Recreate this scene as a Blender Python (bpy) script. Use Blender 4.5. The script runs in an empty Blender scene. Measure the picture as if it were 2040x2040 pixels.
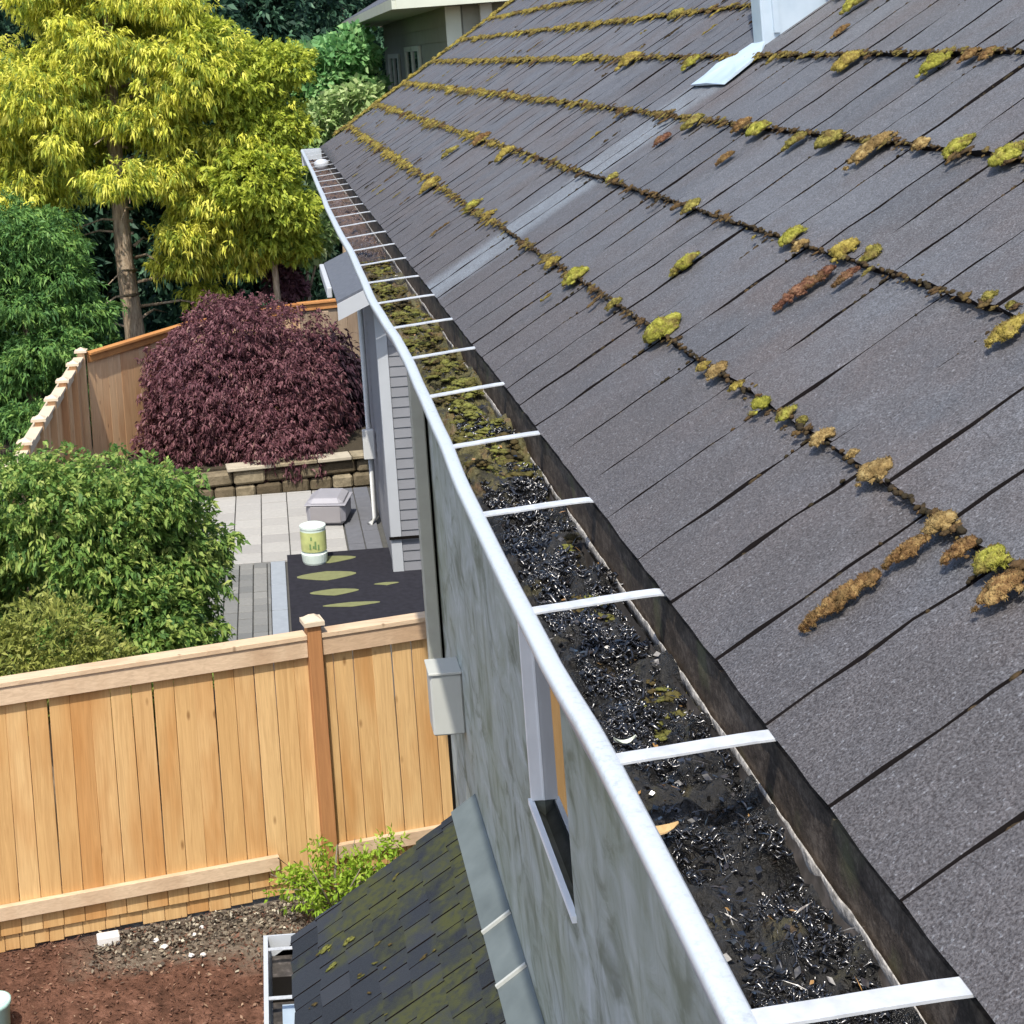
import bpy, bmesh, math, random
import numpy as np
from mathutils import Vector, Matrix, noise as mnoise

random.seed(7)
rng = np.random.default_rng(7)
SC = bpy.context.scene
COL = SC.collection
R = math.radians

# ------------------------------------------------------------------ camera
cam_d = bpy.data.cameras.new("camera")
cam = bpy.data.objects.new("camera", cam_d)
COL.objects.link(cam)
cam.matrix_world = Matrix.Rotation(R(90), 4, 'X') @ Matrix.Rotation(R(-4.3), 4, 'Z')
cam_d.sensor_width = 36.0
cam_d.lens = 56.47
cam_d.shift_x = 0.25
cam_d.shift_y = -0.4373
cam_d.clip_start = 0.05
cam_d.clip_end = 800
SC.camera = cam

# ------------------------------------------------------------------ world, sun, exposure
SUN_TRAVEL = Vector((0.17, 0.60, -1.0)).normalized()
world = bpy.data.worlds.new("World")
SC.world = world
world.use_nodes = True
wn = world.node_tree
wn.nodes.clear()
wo = wn.nodes.new('ShaderNodeOutputWorld')
wb = wn.nodes.new('ShaderNodeBackground')
sky = wn.nodes.new('ShaderNodeTexSky')
sky.sky_type = 'NISHITA'
sky.sun_disc = False
sky.sun_elevation = math.asin(-SUN_TRAVEL.z)
sky.sun_rotation = math.atan2(-SUN_TRAVEL.x, -SUN_TRAVEL.y)
sky.air_density = 1.0
sky.dust_density = 2.0
wb.inputs['Strength'].default_value = 0.15
wn.links.new(sky.outputs[0], wb.inputs[0])
wn.links.new(wb.outputs[0], wo.inputs[0])

sun_d = bpy.data.lights.new("sun", 'SUN')
sun_d.energy = 2.9
sun_d.angle = R(0.6)
sun_d.color = (1.0, 0.94, 0.84)
sun = bpy.data.objects.new("sun", sun_d)
COL.objects.link(sun)
sun.rotation_euler = SUN_TRAVEL.to_track_quat('-Z', 'Y').to_euler()
sun.location = (-5, -5, 20)

SC.view_settings.view_transform = 'Standard'
SC.view_settings.look = 'None'
SC.view_settings.exposure = 0.92
SC.view_settings.gamma = 1.0
SC.view_settings.use_curve_mapping = False
SC.render.engine = 'CYCLES'


# ------------------------------------------------------------------ materials
class NT:
    def __init__(s, name):
        s.m = bpy.data.materials.new(name)
        s.m.use_nodes = True
        s.t = s.m.node_tree
        s.t.nodes.clear()
        s.out = s.t.nodes.new('ShaderNodeOutputMaterial')
        s.b = s.t.nodes.new('ShaderNodeBsdfPrincipled')
        s.t.links.new(s.b.outputs[0], s.out.inputs[0])
        s.pos = s.t.nodes.new('ShaderNodeNewGeometry').outputs['Position']
        s._rnd = None

    def n(s, ty, **kw):
        nd = s.t.nodes.new(ty)
        for k, v in kw.items():
            setattr(nd, k, v)
        return nd

    def l(s, a, b):
        s.t.links.new(a, b)

    def val(s, sock, v):
        if isinstance(v, (int, float)):
            sock.default_value = v
        elif isinstance(v, (tuple, list)):
            if len(v) == 3 and len(sock.default_value) == 4:
                v = tuple(v) + (1,)
            sock.default_value = v
        else:
            s.l(v, sock)

    def mapped(s, scale, rot=(0, 0, 0), src=None, loc=(0, 0, 0)):
        mp = s.n('ShaderNodeMapping')
        mp.inputs['Scale'].default_value = scale
        mp.inputs['Rotation'].default_value = rot
        s.val(mp.inputs['Location'], loc)
        s.l(src or s.pos, mp.inputs[0])
        return mp.outputs[0]

    def noise(s, scale, detail=3, rough=.55, vec=None, dist=0):
        nd = s.n('ShaderNodeTexNoise')
        nd.inputs['Scale'].default_value = scale
        nd.inputs['Detail'].default_value = detail
        nd.inputs['Roughness'].default_value = rough
        nd.inputs['Distortion'].default_value = dist
        s.l(vec or s.pos, nd.inputs['Vector'])
        return nd.outputs['Fac']

    def vor(s, scale, vec=None, out='Distance'):
        nd = s.n('ShaderNodeTexVoronoi')
        nd.inputs['Scale'].default_value = scale
        s.l(vec or s.pos, nd.inputs['Vector'])
        return nd.outputs[out]

    def ramp(s, fac, pts, interp='LINEAR'):
        nd = s.n('ShaderNodeValToRGB')
        cr = nd.color_ramp
        cr.interpolation = interp
        while len(cr.elements) < len(pts):
            cr.elements.new(0.5)
        for e, (p, c) in zip(cr.elements, pts):
            e.position = p
            e.color = tuple(c) + (1,) if len(c) == 3 else c
        s.l(fac, nd.inputs[0])
        return nd.outputs[0]

    def mr(s, fac, a, b, c=0.0, d=1.0):
        nd = s.n('ShaderNodeMapRange')
        s.val(nd.inputs[0], fac)
        for i, v in zip((1, 2, 3, 4), (a, b, c, d)):
            nd.inputs[i].default_value = v
        return nd.outputs[0]

    def mix(s, fac, a, b, mode='MIX'):
        nd = s.n('ShaderNodeMix', data_type='RGBA', blend_type=mode)
        s.val(nd.inputs[0], fac)
        s.val(nd.inputs[6], a)
        s.val(nd.inputs[7], b)
        return nd.outputs[2]

    def math(s, op, a, b=0.0):
        nd = s.n('ShaderNodeMath', operation=op)
        s.val(nd.inputs[0], a)
        s.val(nd.inputs[1], b)
        return nd.outputs[0]

    def sep(s, src=None):
        nd = s.n('ShaderNodeSeparateXYZ')
        s.l(src or s.pos, nd.inputs[0])
        return nd.outputs

    def rnd(s):
        if s._rnd is None:
            s._rnd = s.n('ShaderNodeObjectInfo').outputs['Random']
        return s._rnd

    def attr(s, name):
        nd = s.n('ShaderNodeAttribute')
        nd.attribute_name = name
        return nd.outputs['Fac']

    def bump(s, h, strength=.4, dist=.01):
        nd = s.n('ShaderNodeBump')
        nd.inputs['Strength'].default_value = strength
        nd.inputs['Distance'].default_value = dist
        s.l(h, nd.inputs['Height'])
        s.l(nd.outputs[0], s.b.inputs['Normal'])

    def fin(s, col, rough=.8, spec=.3, metal=0.0):
        s.val(s.b.inputs['Base Color'], col)
        s.val(s.b.inputs['Roughness'], rough)
        s.val(s.b.inputs['Specular IOR Level'], spec)
        s.val(s.b.inputs['Metallic'], metal)
        return s.m


def simple(name, col, rough=.7, spec=.3, var=.12, scale=8, metal=0.0, bump=0, bscale=60):
    t = NT(name)
    f = t.noise(scale, 4, .6)
    c = t.mix(t.mr(f, .25, .75), tuple(x * (1 - var) for x in col), tuple(x * (1 + var) for x in col))
    if bump:
        t.bump(t.noise(bscale, 3), bump, .004)
    return t.fin(c, rough, spec, metal)


def wood(name, a, b, c, grain=(55, 55, 2.2)):
    t = NT(name)
    rv = t.rnd()
    off = t.n('ShaderNodeCombineXYZ')
    t.l(t.math('MULTIPLY', rv, 37.0), off.inputs[0])
    t.l(t.math('MULTIPLY', rv, 19.0), off.inputs[2])
    g = t.noise(1, 5, .65, t.mapped(grain, loc=off.outputs[0]), 1.2)
    big = t.noise(1, 3, .6, t.mapped((3, 3, .8), loc=off.outputs[0]))
    base = t.ramp(rv, [(0, a), (.45, b), (.8, a), (1, c)])
    base = t.mix(t.math('MULTIPLY', t.mr(big, .47, .68), .75), base, c)
    col = t.mix(t.mr(g, .35, .7, 0, .42), base, tuple(x * .55 for x in c))
    kn = t.vor(1, t.mapped((7, 7, 2.6), loc=off.outputs[0]))
    col = t.mix(t.mr(kn, .04, .11, .75, 0), col, tuple(x * .4 for x in c))
    t.bump(g, .15, .002)
    return t.fin(col, .75, .25)


def leafmat(name, ramp, trans=.3, rough=.55):
    t = NT(name)
    tint = t.attr('tint')
    c = t.ramp(tint, ramp)
    t.fin(c, rough, .25)
    tr = t.n('ShaderNodeBsdfTranslucent')
    t.l(c, tr.inputs[0])
    mx = t.n('ShaderNodeMixShader')
    mx.inputs[0].default_value = trans
    t.l(t.b.outputs[0], mx.inputs[1])
    t.l(tr.outputs[0], mx.inputs[2])
    t.l(mx.outputs[0], t.out.inputs[0])
    return t.m


M = {}


def build_materials():
    # granular asphalt shake
    t = NT('shake_granules')
    x, y, z = t.sep()
    g1 = t.noise(370, 2, .7)
    g2 = t.noise(110, 4, .7)
    base = t.ramp(t.rnd(), [(0, (.064, .068, .080)), (.5, (.094, .099, .114)), (1, (.128, .134, .150))])
    patch = t.noise(3.5, 4, .6)
    low = t.mr(x, .43, .72, 1, 0)
    base = t.mix(t.math('MULTIPLY', t.mr(t.noise(1.3, 3), .35, .65), .35), base, (.062, .06, .064))
    br = t.math('MULTIPLY', t.mr(t.math('ADD', patch, t.math('MULTIPLY', low, .27)), .44, .68), .85)
    col = t.mix(br, base, (.094, .066, .058))
    strk = t.noise(1, 4, .65, t.mapped((5, 26, 5)))
    col = t.mix(t.mr(strk, .55, .8, 0, .45), col, (.155, .165, .18))
    stn = t.math('MULTIPLY', t.mr(t.math('ADD', t.noise(5.5, 5, .65, None, .6), t.math('MULTIPLY', low, .20)), .54, .70), .72)
    col = t.mix(stn, col, (.042, .033, .031))
    lt = t.noise(11, 4, .6)
    col = t.mix(t.mr(lt, .55, .7, 0, .4), col, (.17, .175, .19))
    damp_and_sheen = t.math('ADD', t.mr(x, .45, .95, .55, 0), t.math('MULTIPLY', t.noise(2.2, 5, .65, None, .5), .72))  # damp staining, plus loss of sky sheen towards the eave put into colour
    col = t.mix(t.mr(damp_and_sheen, .50, .92, 0, .72), col, (.047, .033, .030))
    # rain-washed stripe below the metal upstand
    band = t.math('ABSOLUTE', t.math('SUBTRACT', y, t.math('ADD', 4.33, t.math('MULTIPLY', t.noise(2.5, 2), .12))), 0)
    bm = t.math('MULTIPLY', t.mr(band, .10, .17, 1, 0), t.mr(x, 1.2, 1.3, 1, 0))
    bm = t.math('MULTIPLY', bm, t.mr(t.noise(9, 3), .3, .6, .6, 1))
    col = t.mix(bm, col, (.23, .265, .30))
    sp = t.mr(g1, .34, .68)
    col = t.mix(sp, t.mix(.66, col, (.012, .012, .013)), t.mix(.22, col, (.42, .44, .47)))
    col = t.mix(t.mr(t.noise(210, 2, .6), .62, .70, 0, .5), col, (.30, .31, .33))
    col = t.mix(t.mr(g2, .3, .7, .5, 0), col, (.035, .032, .032))
    t.bump(t.math('ADD', g1, t.math('MULTIPLY', g2, .6)), .6, .003)
    M['shake'] = t.fin(col, t.mr(patch, .3, .7, .66, .85), .4)

    t = NT('dark_porch_shingle')
    x, y, z = t.sep()
    g1 = t.noise(160, 2, .7)
    base = t.ramp(t.rnd(), [(0, (.010, .013, .018)), (.6, (.016, .020, .027)), (1, (.028, .032, .040))])
    base = t.mix(t.mr(g1, .35, .7, 0, .5), base, (.036, .040, .048))
    mo = t.noise(2.6, 4, .62)
    up = t.mr(x, -.05, .45, 0, 1)
    mf = t.math('MULTIPLY', t.mr(t.math('ADD', mo, t.math('MULTIPLY', up, .15)), .55, .68), t.mr(t.noise(30, 3), .35, .55, .3, .95))
    col = t.mix(mf, base, (.048, .052, .017))
    t.bump(g1, .5, .004)
    M['porch_shingle'] = t.fin(col, .85, .25)

    M['edge'] = simple('bitumen_cut_edge', (.010, .008, .008), .95, .1)
    M['deck'] = simple('roof_underlay', (.012, .010, .010), .95, .1)
    M['white_metal'] = simple('white_enamel', (.44, .465, .49), .32, .5, .04, 25)
    t = NT('aged_white_enamel')
    d = t.noise(130, 4, .7)
    w = t.noise(5, 3)
    c = t.mix(t.math('MULTIPLY', t.mr(d, .50, .70), t.mr(w, .35, .65, .25, .9)), (.43, .47, .505), (.30, .325, .335))
    M['gutter'] = t.fin(c, .35, .5)
    M['strap'] = simple('strap_aluminium', (.42, .435, .45), .34, .5, .22, 45)
    t = NT('gutter_inside')
    c = t.ramp(t.noise(22, 4, .65), [(.3, (.02, .017, .014)), (.55, (.06, .052, .045)), (.75, (.15, .13, .12))])
    M['gutter_in'] = t.fin(c, .6, .4)
    t = NT('weathered_fascia')
    g = t.math('ADD', t.math('MULTIPLY', t.noise(1, 5, .7, t.mapped((40, 20, 34))), .6), t.math('MULTIPLY', t.noise(170, 3, .7), .4))
    c = t.ramp(g, [(.36, (.022, .017, .013)), (.5, (.062, .047, .036)), (.64, (.14, .112, .088))])
    c = t.mix(t.mr(t.noise(14, 4), .58, .7, 0, .55), c, (.10, .10, .05))
    t.bump(g, .5, .004)
    M['fascia'] = t.fin(c, .8, .25)
    M['metal_edge'] = simple('crusted_metal_edge', (.34, .32, .29), .6, .4, .8, 110, 0, .8, 90)

    t = NT('mossy_painted_wall')
    a = t.noise(1, 5, .62, t.mapped((6, 3.4, 5.5), rot=(.6, 0, 0)), 1.0)
    b = t.noise(1, 4, .6, t.mapped((9, 6, 1.3)))
    gr = t.noise(1.1, 3)
    dr = t.noise(1, 4, .6, t.mapped((14, 11, .9)))
    c = t.ramp(a, [(.30, (.16, .175, .135)), (.44, (.33, .355, .31)), (.56, (.40, .43, .40)), (.7, (.50, .53, .52))])
    dk = t.noise(1, 4, .6, t.mapped((7, 2.6, 4.2), rot=(-.5, 0, 0)), .8)
    c = t.mix(t.mr(dk, .54, .66, 0, .75), c, (.13, .145, .10))
    c = t.mix(t.mr(dr, .54, .70, 0, .55), c, (.15, .16, .125))
    c = t.mix(t.mr(gr, .4, .65, 0, .6), c, t.mix(t.mr(b, .35, .65), (.19, .215, .12), (.40, .42, .33)))
    t.bump(t.math('ADD', a, t.math('MULTIPLY', b, .4)), .5, .012)
    M['wall'] = t.fin(c, .75, .25)
    M['wall_trim'] = simple('grey_green_trim', (.36, .365, .31), .6, .3, .12, 6)
    M['gap'] = simple('flat_black', (.008, .007, .006), .95, .05)  # plain black; also paints the shade behind the downspout
    M['box_grey'] = simple('grey_box_paint', (.42, .43, .40), .55, .35, .06, 5)
    M['win_white'] = simple('window_vinyl', (.80, .83, .85), .45, .4, .06, 7)
    M['glass'] = NT('window_glass').fin((.012, .014, .016), .02, .5)
    M['room'] = simple('dark_interior', (.03, .03, .03), .9, .1)
    t = NT('lead_flashing')
    f = t.noise(4, 4, .6)
    c = t.ramp(f, [(.3, (.085, .102, .102)), (.6, (.12, .142, .142)), (.8, (.16, .18, .18))])
    M['flashing'] = t.fin(c, .6, .4)
    t = NT('pale_zinc')
    f = t.noise(6, 4, .6)
    c = t.ramp(f, [(.3, (.42, .52, .60)), (.6, (.55, .64, .71)), (.8, (.7, .76, .8))])
    M['zinc'] = t.fin(c, .38, .5, .35)

    M['cedar'] = wood('new_cedar', (.66, .44, .205), (.57, .35, .145), (.47, .225, .07))
    M['cedar_rail'] = wood('pale_cedar_rail', (.64, .49, .34), (.60, .45, .30), (.46, .31, .19), (2.2, 55, 55))
    M['cedar_post'] = wood('red_cedar_post', (.40, .19, .075), (.42, .2, .08), (.30, .13, .05))
    M['cedar_back'] = wood('orange_cedar', (.66, .42, .23), (.70, .50, .30), (.54, .29, .14))
    M['cedar_rail_o'] = wood('orange_rail', (.50, .23, .075), (.52, .25, .09), (.4, .17, .06), (2.2, 30, 55))
    M['cedar_dull'] = wood('dull_brown_cedar', (.34, .26, .18), (.30, .23, .165), (.21, .15, .10))
    M['cap_white'] = simple('pale_post_cap', (.56, .46, .34), .6, .3, .08, 10)

    t = NT('mulch_and_soil')
    x, y, z = t.sep()
    f = t.noise(9, 5, .7)
    c = t.ramp(f, [(.3, (.05, .026, .017)), (.5, (.105, .052, .034)), (.7, (.19, .098, .066))])
    soil = t.ramp(t.noise(14, 5, .7), [(.3, (.07, .055, .04)), (.55, (.16, .13, .10)), (.75, (.31, .28, .22))])
    e = t.math('ADD', y, t.math('ADD', t.math('MULTIPLY', x, -.02), t.math('MULTIPLY', t.noise(1.6, 4), .9)))
    xm = t.mr(x, -1.75, -1.25)
    c = t.mix(t.math('MULTIPLY', t.mr(e, 10.75, 10.9), xm), c, soil)
    c = t.mix(t.mr(y, 11.5, 12.0), c, (.06, .05, .035))
    t.bump(t.noise(40, 4, .7), .9, .02)
    M['ground'] = t.fin(c, .95, .1)

    t = NT('leaf_litter')
    tint = t.attr('tint')
    c = t.ramp(tint, [(0, (.003, .003, .003)), (.6, (.009, .008, .007)), (.85, (.022, .016, .012)), (.95, (.06, .036, .02)), (1, (.30, .17, .06))])
    M['litter'] = t.fin(c, t.mr(t.noise(90, 2), .42, .58, .10, .42), .9)

    t = NT('wet_gutter_sludge')
    x, y, z = t.sep()
    f = t.noise(60, 5, .7)
    c = t.ramp(f, [(.3, (.003, .003, .003)), (.55, (.011, .010, .008)), (.75, (.032, .027, .02))])
    mz = t.math('MULTIPLY', t.mr(y, 2.55, 2.75), t.mr(y, 4.8, 6.2, 1, 0))
    m2 = t.mr(t.math('ADD', t.noise(11, 4, .6), t.math('MULTIPLY', mz, .28)), .60, .68)
    mc = t.ramp(t.noise(26, 3), [(.3, (.025, .022, .012)), (.42, (.08, .075, .02)), (.55, (.145, .125, .04)), (.7, (.20, .12, .055))])
    c = t.mix(t.math('MULTIPLY', m2, t.mr(mz, 0, 1, .35, .95)), c, mc)
    far = t.mr(y, 5.2, 6.5)
    c = t.mix(far, c, t.ramp(t.noise(16, 4), [(.35, (.06, .035, .025)), (.65, (.16, .10, .07))]))
    wet = t.mr(t.noise(13, 4, .65), .44, .56)
    rr = t.math('ADD', t.math('MULTIPLY', wet, -.50), t.math('ADD', t.math('MULTIPLY', m2, .25), .72))
    t.bump(t.math('ADD', t.noise(120, 4, .65, None, .8), t.math('MULTIPLY', f, 1.3)), 1.0, .012)
    M['sludge'] = t.fin(c, rr, .7)
    M['wet_drop'] = NT('wet_black_film').fin((.010, .010, .011), .24, 1.0)

    def moss(name, ramp):
        t = NT(name)
        f = t.noise(150, 3, .7)
        g = t.noise(38, 3, .6)
        h = t.math('ADD', t.math('MULTIPLY', f, .55), t.math('MULTIPLY', g, .45))
        t.bump(t.noise(420, 2, .7), .8, .004)
        mot = t.mr(t.noise(42, 4, .65), .48, .62)
        c = t.mix(t.math('MULTIPLY', mot, .75), t.ramp(h, ramp), t.mix(h, (.05, .03, .014), (.17, .115, .045)))
        return t.fin(c, .95, .1)
    M['moss_yellow'] = moss('moss_yellow', [(.34, (.07, .07, .012)), (.5, (.22, .215, .035)), (.62, (.36, .345, .075))])
    M['moss_gold'] = moss('moss_gold', [(.34, (.08, .06, .014)), (.5, (.24, .19, .042)), (.62, (.38, .31, .085))])
    M['moss_olive'] = moss('moss_olive', [(.34, (.05, .045, .012)), (.5, (.18, .16, .04)), (.62, (.33, .29, .08))])
    M['moss_tan'] = moss('moss_tan', [(.34, (.08, .05, .02)), (.5, (.24, .165, .065)), (.62, (.38, .29, .13))])
    M['moss_brown'] = moss('moss_brown', [(.34, (.035, .018, .010)), (.5, (.15, .085, .034)), (.64, (.32, .22, .09))])
    M['moss_red'] = moss('moss_red', [(.34, (.03, .013, .010)), (.5, (.12, .055, .034)), (.64, (.24, .135, .08))])
    t = NT('moss_fringe')
    c = t.ramp(t.attr('tint'), [(0, (.028, .022, .015)), (.25, (.10, .06, .028)), (.45, (.17, .14, .04)), (.7, (.25, .19, .045)), (1, (.32, .28, .06))])
    f = t.noise(120, 3, .7)
    c = t.mix(t.mr(f, .35, .65, .55, 0), c, (.03, .025, .01))
    t.bump(f, .8, .004)
    M['moss_fringe'] = t.fin(c, .95, .1)

    t = NT('damp_moss')
    c = t.ramp(t.attr('tint'), [(0, (.03, .024, .013)), (.25, (.09, .065, .024)), (.45, (.135, .135, .034)), (.7, (.21, .215, .05)), (1, (.27, .22, .07))])
    f = t.noise(120, 3, .7)
    c = t.mix(t.mr(f, .35, .65, .6, 0), c, (.022, .022, .010))
    t.bump(f, .8, .004)
    M['damp_moss'] = t.fin(c, .9, .15)
    M['siding_grey'] = simple('grey_siding', (.20, .205, .22), .6, .3, .07, 3)
    M['trim_grey'] = simple('light_grey_trim', (.40, .42, .44), .55, .35, .05, 3)
    M['pipe_grey'] = simple('pale_grey_pipe', (.50, .51, .50), .5, .35, .05, 3)
    M['wing_roof'] = simple('slate_grey_roof', (.09, .10, .12), .85, .25, .2, 20)
    M['siding_olive'] = simple('olive_grey_siding', (.27, .27, .225), .65, .3, .08, 3)
    M['trim_olive'] = simple('pale_olive_trim', (.50, .52, .43), .6, .3, .06, 3)
    M['downspout_white'] = simple('cream_downspout', (.56, .57, .55), .5, .35, .05, 3)

    t = NT('pale_patio_slab')
    f = t.noise(20, 4, .65)
    b = t.ramp(t.rnd(), [(0, (.30, .295, .285)), (1, (.39, .385, .365))])
    M['slab'] = t.fin(t.mix(t.mr(f, .3, .7, .3, 0), b, (.2, .2, .19)), .85, .2)
    t = NT('grey_paver_brick')
    f = t.noise(30, 4, .65)
    b = t.ramp(t.rnd(), [(0, (.15, .155, .15)), (1, (.235, .235, .22))])
    M['brick'] = t.fin(t.mix(t.mr(f, .3, .7, .3, 0), b, (.1, .1, .1)), .85, .2)
    M['slab_shaded'] = simple('wing_shade_slab', (.125, .13, .145), .85, .2, .12, 10)  # slab colour darkened for the shadow of the grey wing
    M['border'] = simple('blue_grey_border', (.26, .29, .32), .8, .2, .08, 10)
    M['joint'] = simple('patio_joint_sand', (.085, .085, .08), .95, .1)
    t = NT('retaining_stone')
    f = t.noise(9, 4, .65)
    b = t.ramp(t.rnd(), [(0, (.09, .07, .045)), (.6, (.16, .13, .085)), (1, (.33, .28, .19))])
    t.bump(f, .8, .03)
    M['stone'] = t.fin(t.mix(t.mr(f, .35, .65, .5, 0), b, (.06, .05, .03)), .9, .15)
    M['capstone'] = simple('capstone', (.40, .36, .28), .85, .2, .15, 6)
    M['rug'] = simple('charcoal_mat', (.022, .022, .028), .95, .1, .25, 14)
    M['rug_leaf'] = simple('olive_mat_pattern', (.17, .18, .085), .95, .1, .12, 14)
    M['bucket'] = simple('pale_mint_plastic', (.62, .72, .66), .45, .4, .04, 4)
    M['bucket_label'] = simple('lime_label', (.46, .50, .20), .5, .35, .22, 9)
    M['bucket_mark'] = simple('green_label_print', (.16, .26, .10), .5, .35, .1, 9)
    M['grey_box'] = simple('grey_lilac_plastic', (.29, .29, .32), .5, .4, .06, 5)
    M['grey_box_side'] = simple('grey_lilac_panel', (.26, .25, .26), .55, .35, .05, 5)
    M['white_stone'] = simple('white_block', (.62, .60, .57), .8, .2, .05, 9)
    M['teal'] = simple('pale_teal_plastic', (.40, .62, .56), .5, .35, .05, 9)
    t = NT('conifer_bark')
    g = t.noise(1, 5, .7, t.mapped((22, 22, 4)))
    t.bump(g, .9, .03)
    M['bark'] = t.fin(t.ramp(g, [(.3, (.14, .10, .07)), (.5, (.38, .29, .20)), (.7, (.56, .46, .34))]), .9, .15)
    M['twig'] = simple('dry_twig', (.2, .17, .13), .9, .1)

    M['leaf_gold'] = leafmat('golden_cypress_leaf', [(0, (.08, .14, .03)), (.25, (.27, .35, .05)), (.55, (.66, .66, .08)), (1, (.90, .85, .20))], .42)
    M['leaf_lime'] = leafmat('lime_leaf', [(0, (.11, .19, .03)), (.5, (.42, .49, .06)), (1, (.66, .68, .11))], .42)
    M['leaf_green'] = leafmat('fresh_green_leaf', [(0, (.04, .11, .035)), (.45, (.16, .28, .06)), (.8, (.35, .44, .11)), (1, (.50, .53, .17))], .38)
    M['leaf_fir'] = leafmat('conifer_leaf', [(0, (.035, .10, .035)), (.6, (.12, .25, .06)), (1, (.28, .43, .10))], .32)
    M['leaf_dark'] = leafmat('dark_leaf', [(0, (.015, .04, .026)), (.6, (.04, .095, .055)), (.9, (.11, .23, .13)), (1, (.24, .38, .24))], .28)
    M['leaf_pale'] = leafmat('pale_green_leaf', [(0, (.14, .26, .08)), (.5, (.33, .46, .17)), (1, (.55, .62, .32))], .35)
    M['leaf_mid'] = leafmat('mid_green_leaf', [(0, (.08, .21, .08)), (.5, (.20, .42, .15)), (1, (.46, .66, .28))], .4)
    M['leaf_wine'] = leafmat('burgundy_leaf', [(0, (.075, .03, .038)), (.5, (.155, .064, .077)), (.85, (.25, .12, .128)), (1, (.30, .19, .15))], .28)
    M['leaf_shaded'] = leafmat('maple_shade_leaf', [(0, (.014, .008, .014)), (.6, (.035, .017, .026)), (1, (.075, .03, .042))], .15)  # near black leaves; shadow on the maple put into their colour
    M['leaf_olive'] = leafmat('yellow_olive_leaf', [(0, (.09, .12, .03)), (.5, (.26, .29, .06)), (1, (.46, .46, .13))], .35)
    M['leaf_spring'] = leafmat('spring_green_leaf', [(0, (.13, .24, .02)), (.5, (.27, .42, .035)), (1, (.45, .55, .10))], .35)


build_materials()


# ------------------------------------------------------------------ geometry helpers
def tag(o, label=None, cat=None, group=None, kind=None):
    if label:
        o['label'] = label
    if cat:
        o['category'] = cat
    if group:
        o['group'] = group
    if kind:
        o['kind'] = kind
    return o


def thing(name, label, cat, loc, group=None):
    o = bpy.data.objects.new(name, None)
    COL.objects.link(o)
    o.location = loc
    o.empty_display_size = .2
    return tag(o, label, cat, group)


def wloc(o):
    """world translation of an object chain (no rotation on parents used here)"""
    return (o.matrix_parent_inverse.inverted() @ Vector((0, 0, 0))) if False else None


def link(name, me, mat=None, parent=None, loc=None, mtx=None):
    o = bpy.data.objects.new(name, me)
    COL.objects.link(o)
    if mat is not None and len(me.materials) == 0:
        me.materials.append(mat)
    if parent is not None:
        o.parent = parent
        root = parent
        t = Vector((0, 0, 0))
        # only top-level Empties carry an offset; parts sit at world coordinates
        if parent.type == 'EMPTY':
            t = parent.location.copy()
        o.matrix_parent_inverse = Matrix.Translation(-t)
    if mtx is not None:
        o.matrix_basis = mtx
    elif loc is not None:
        o.location = loc
    return o


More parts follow.
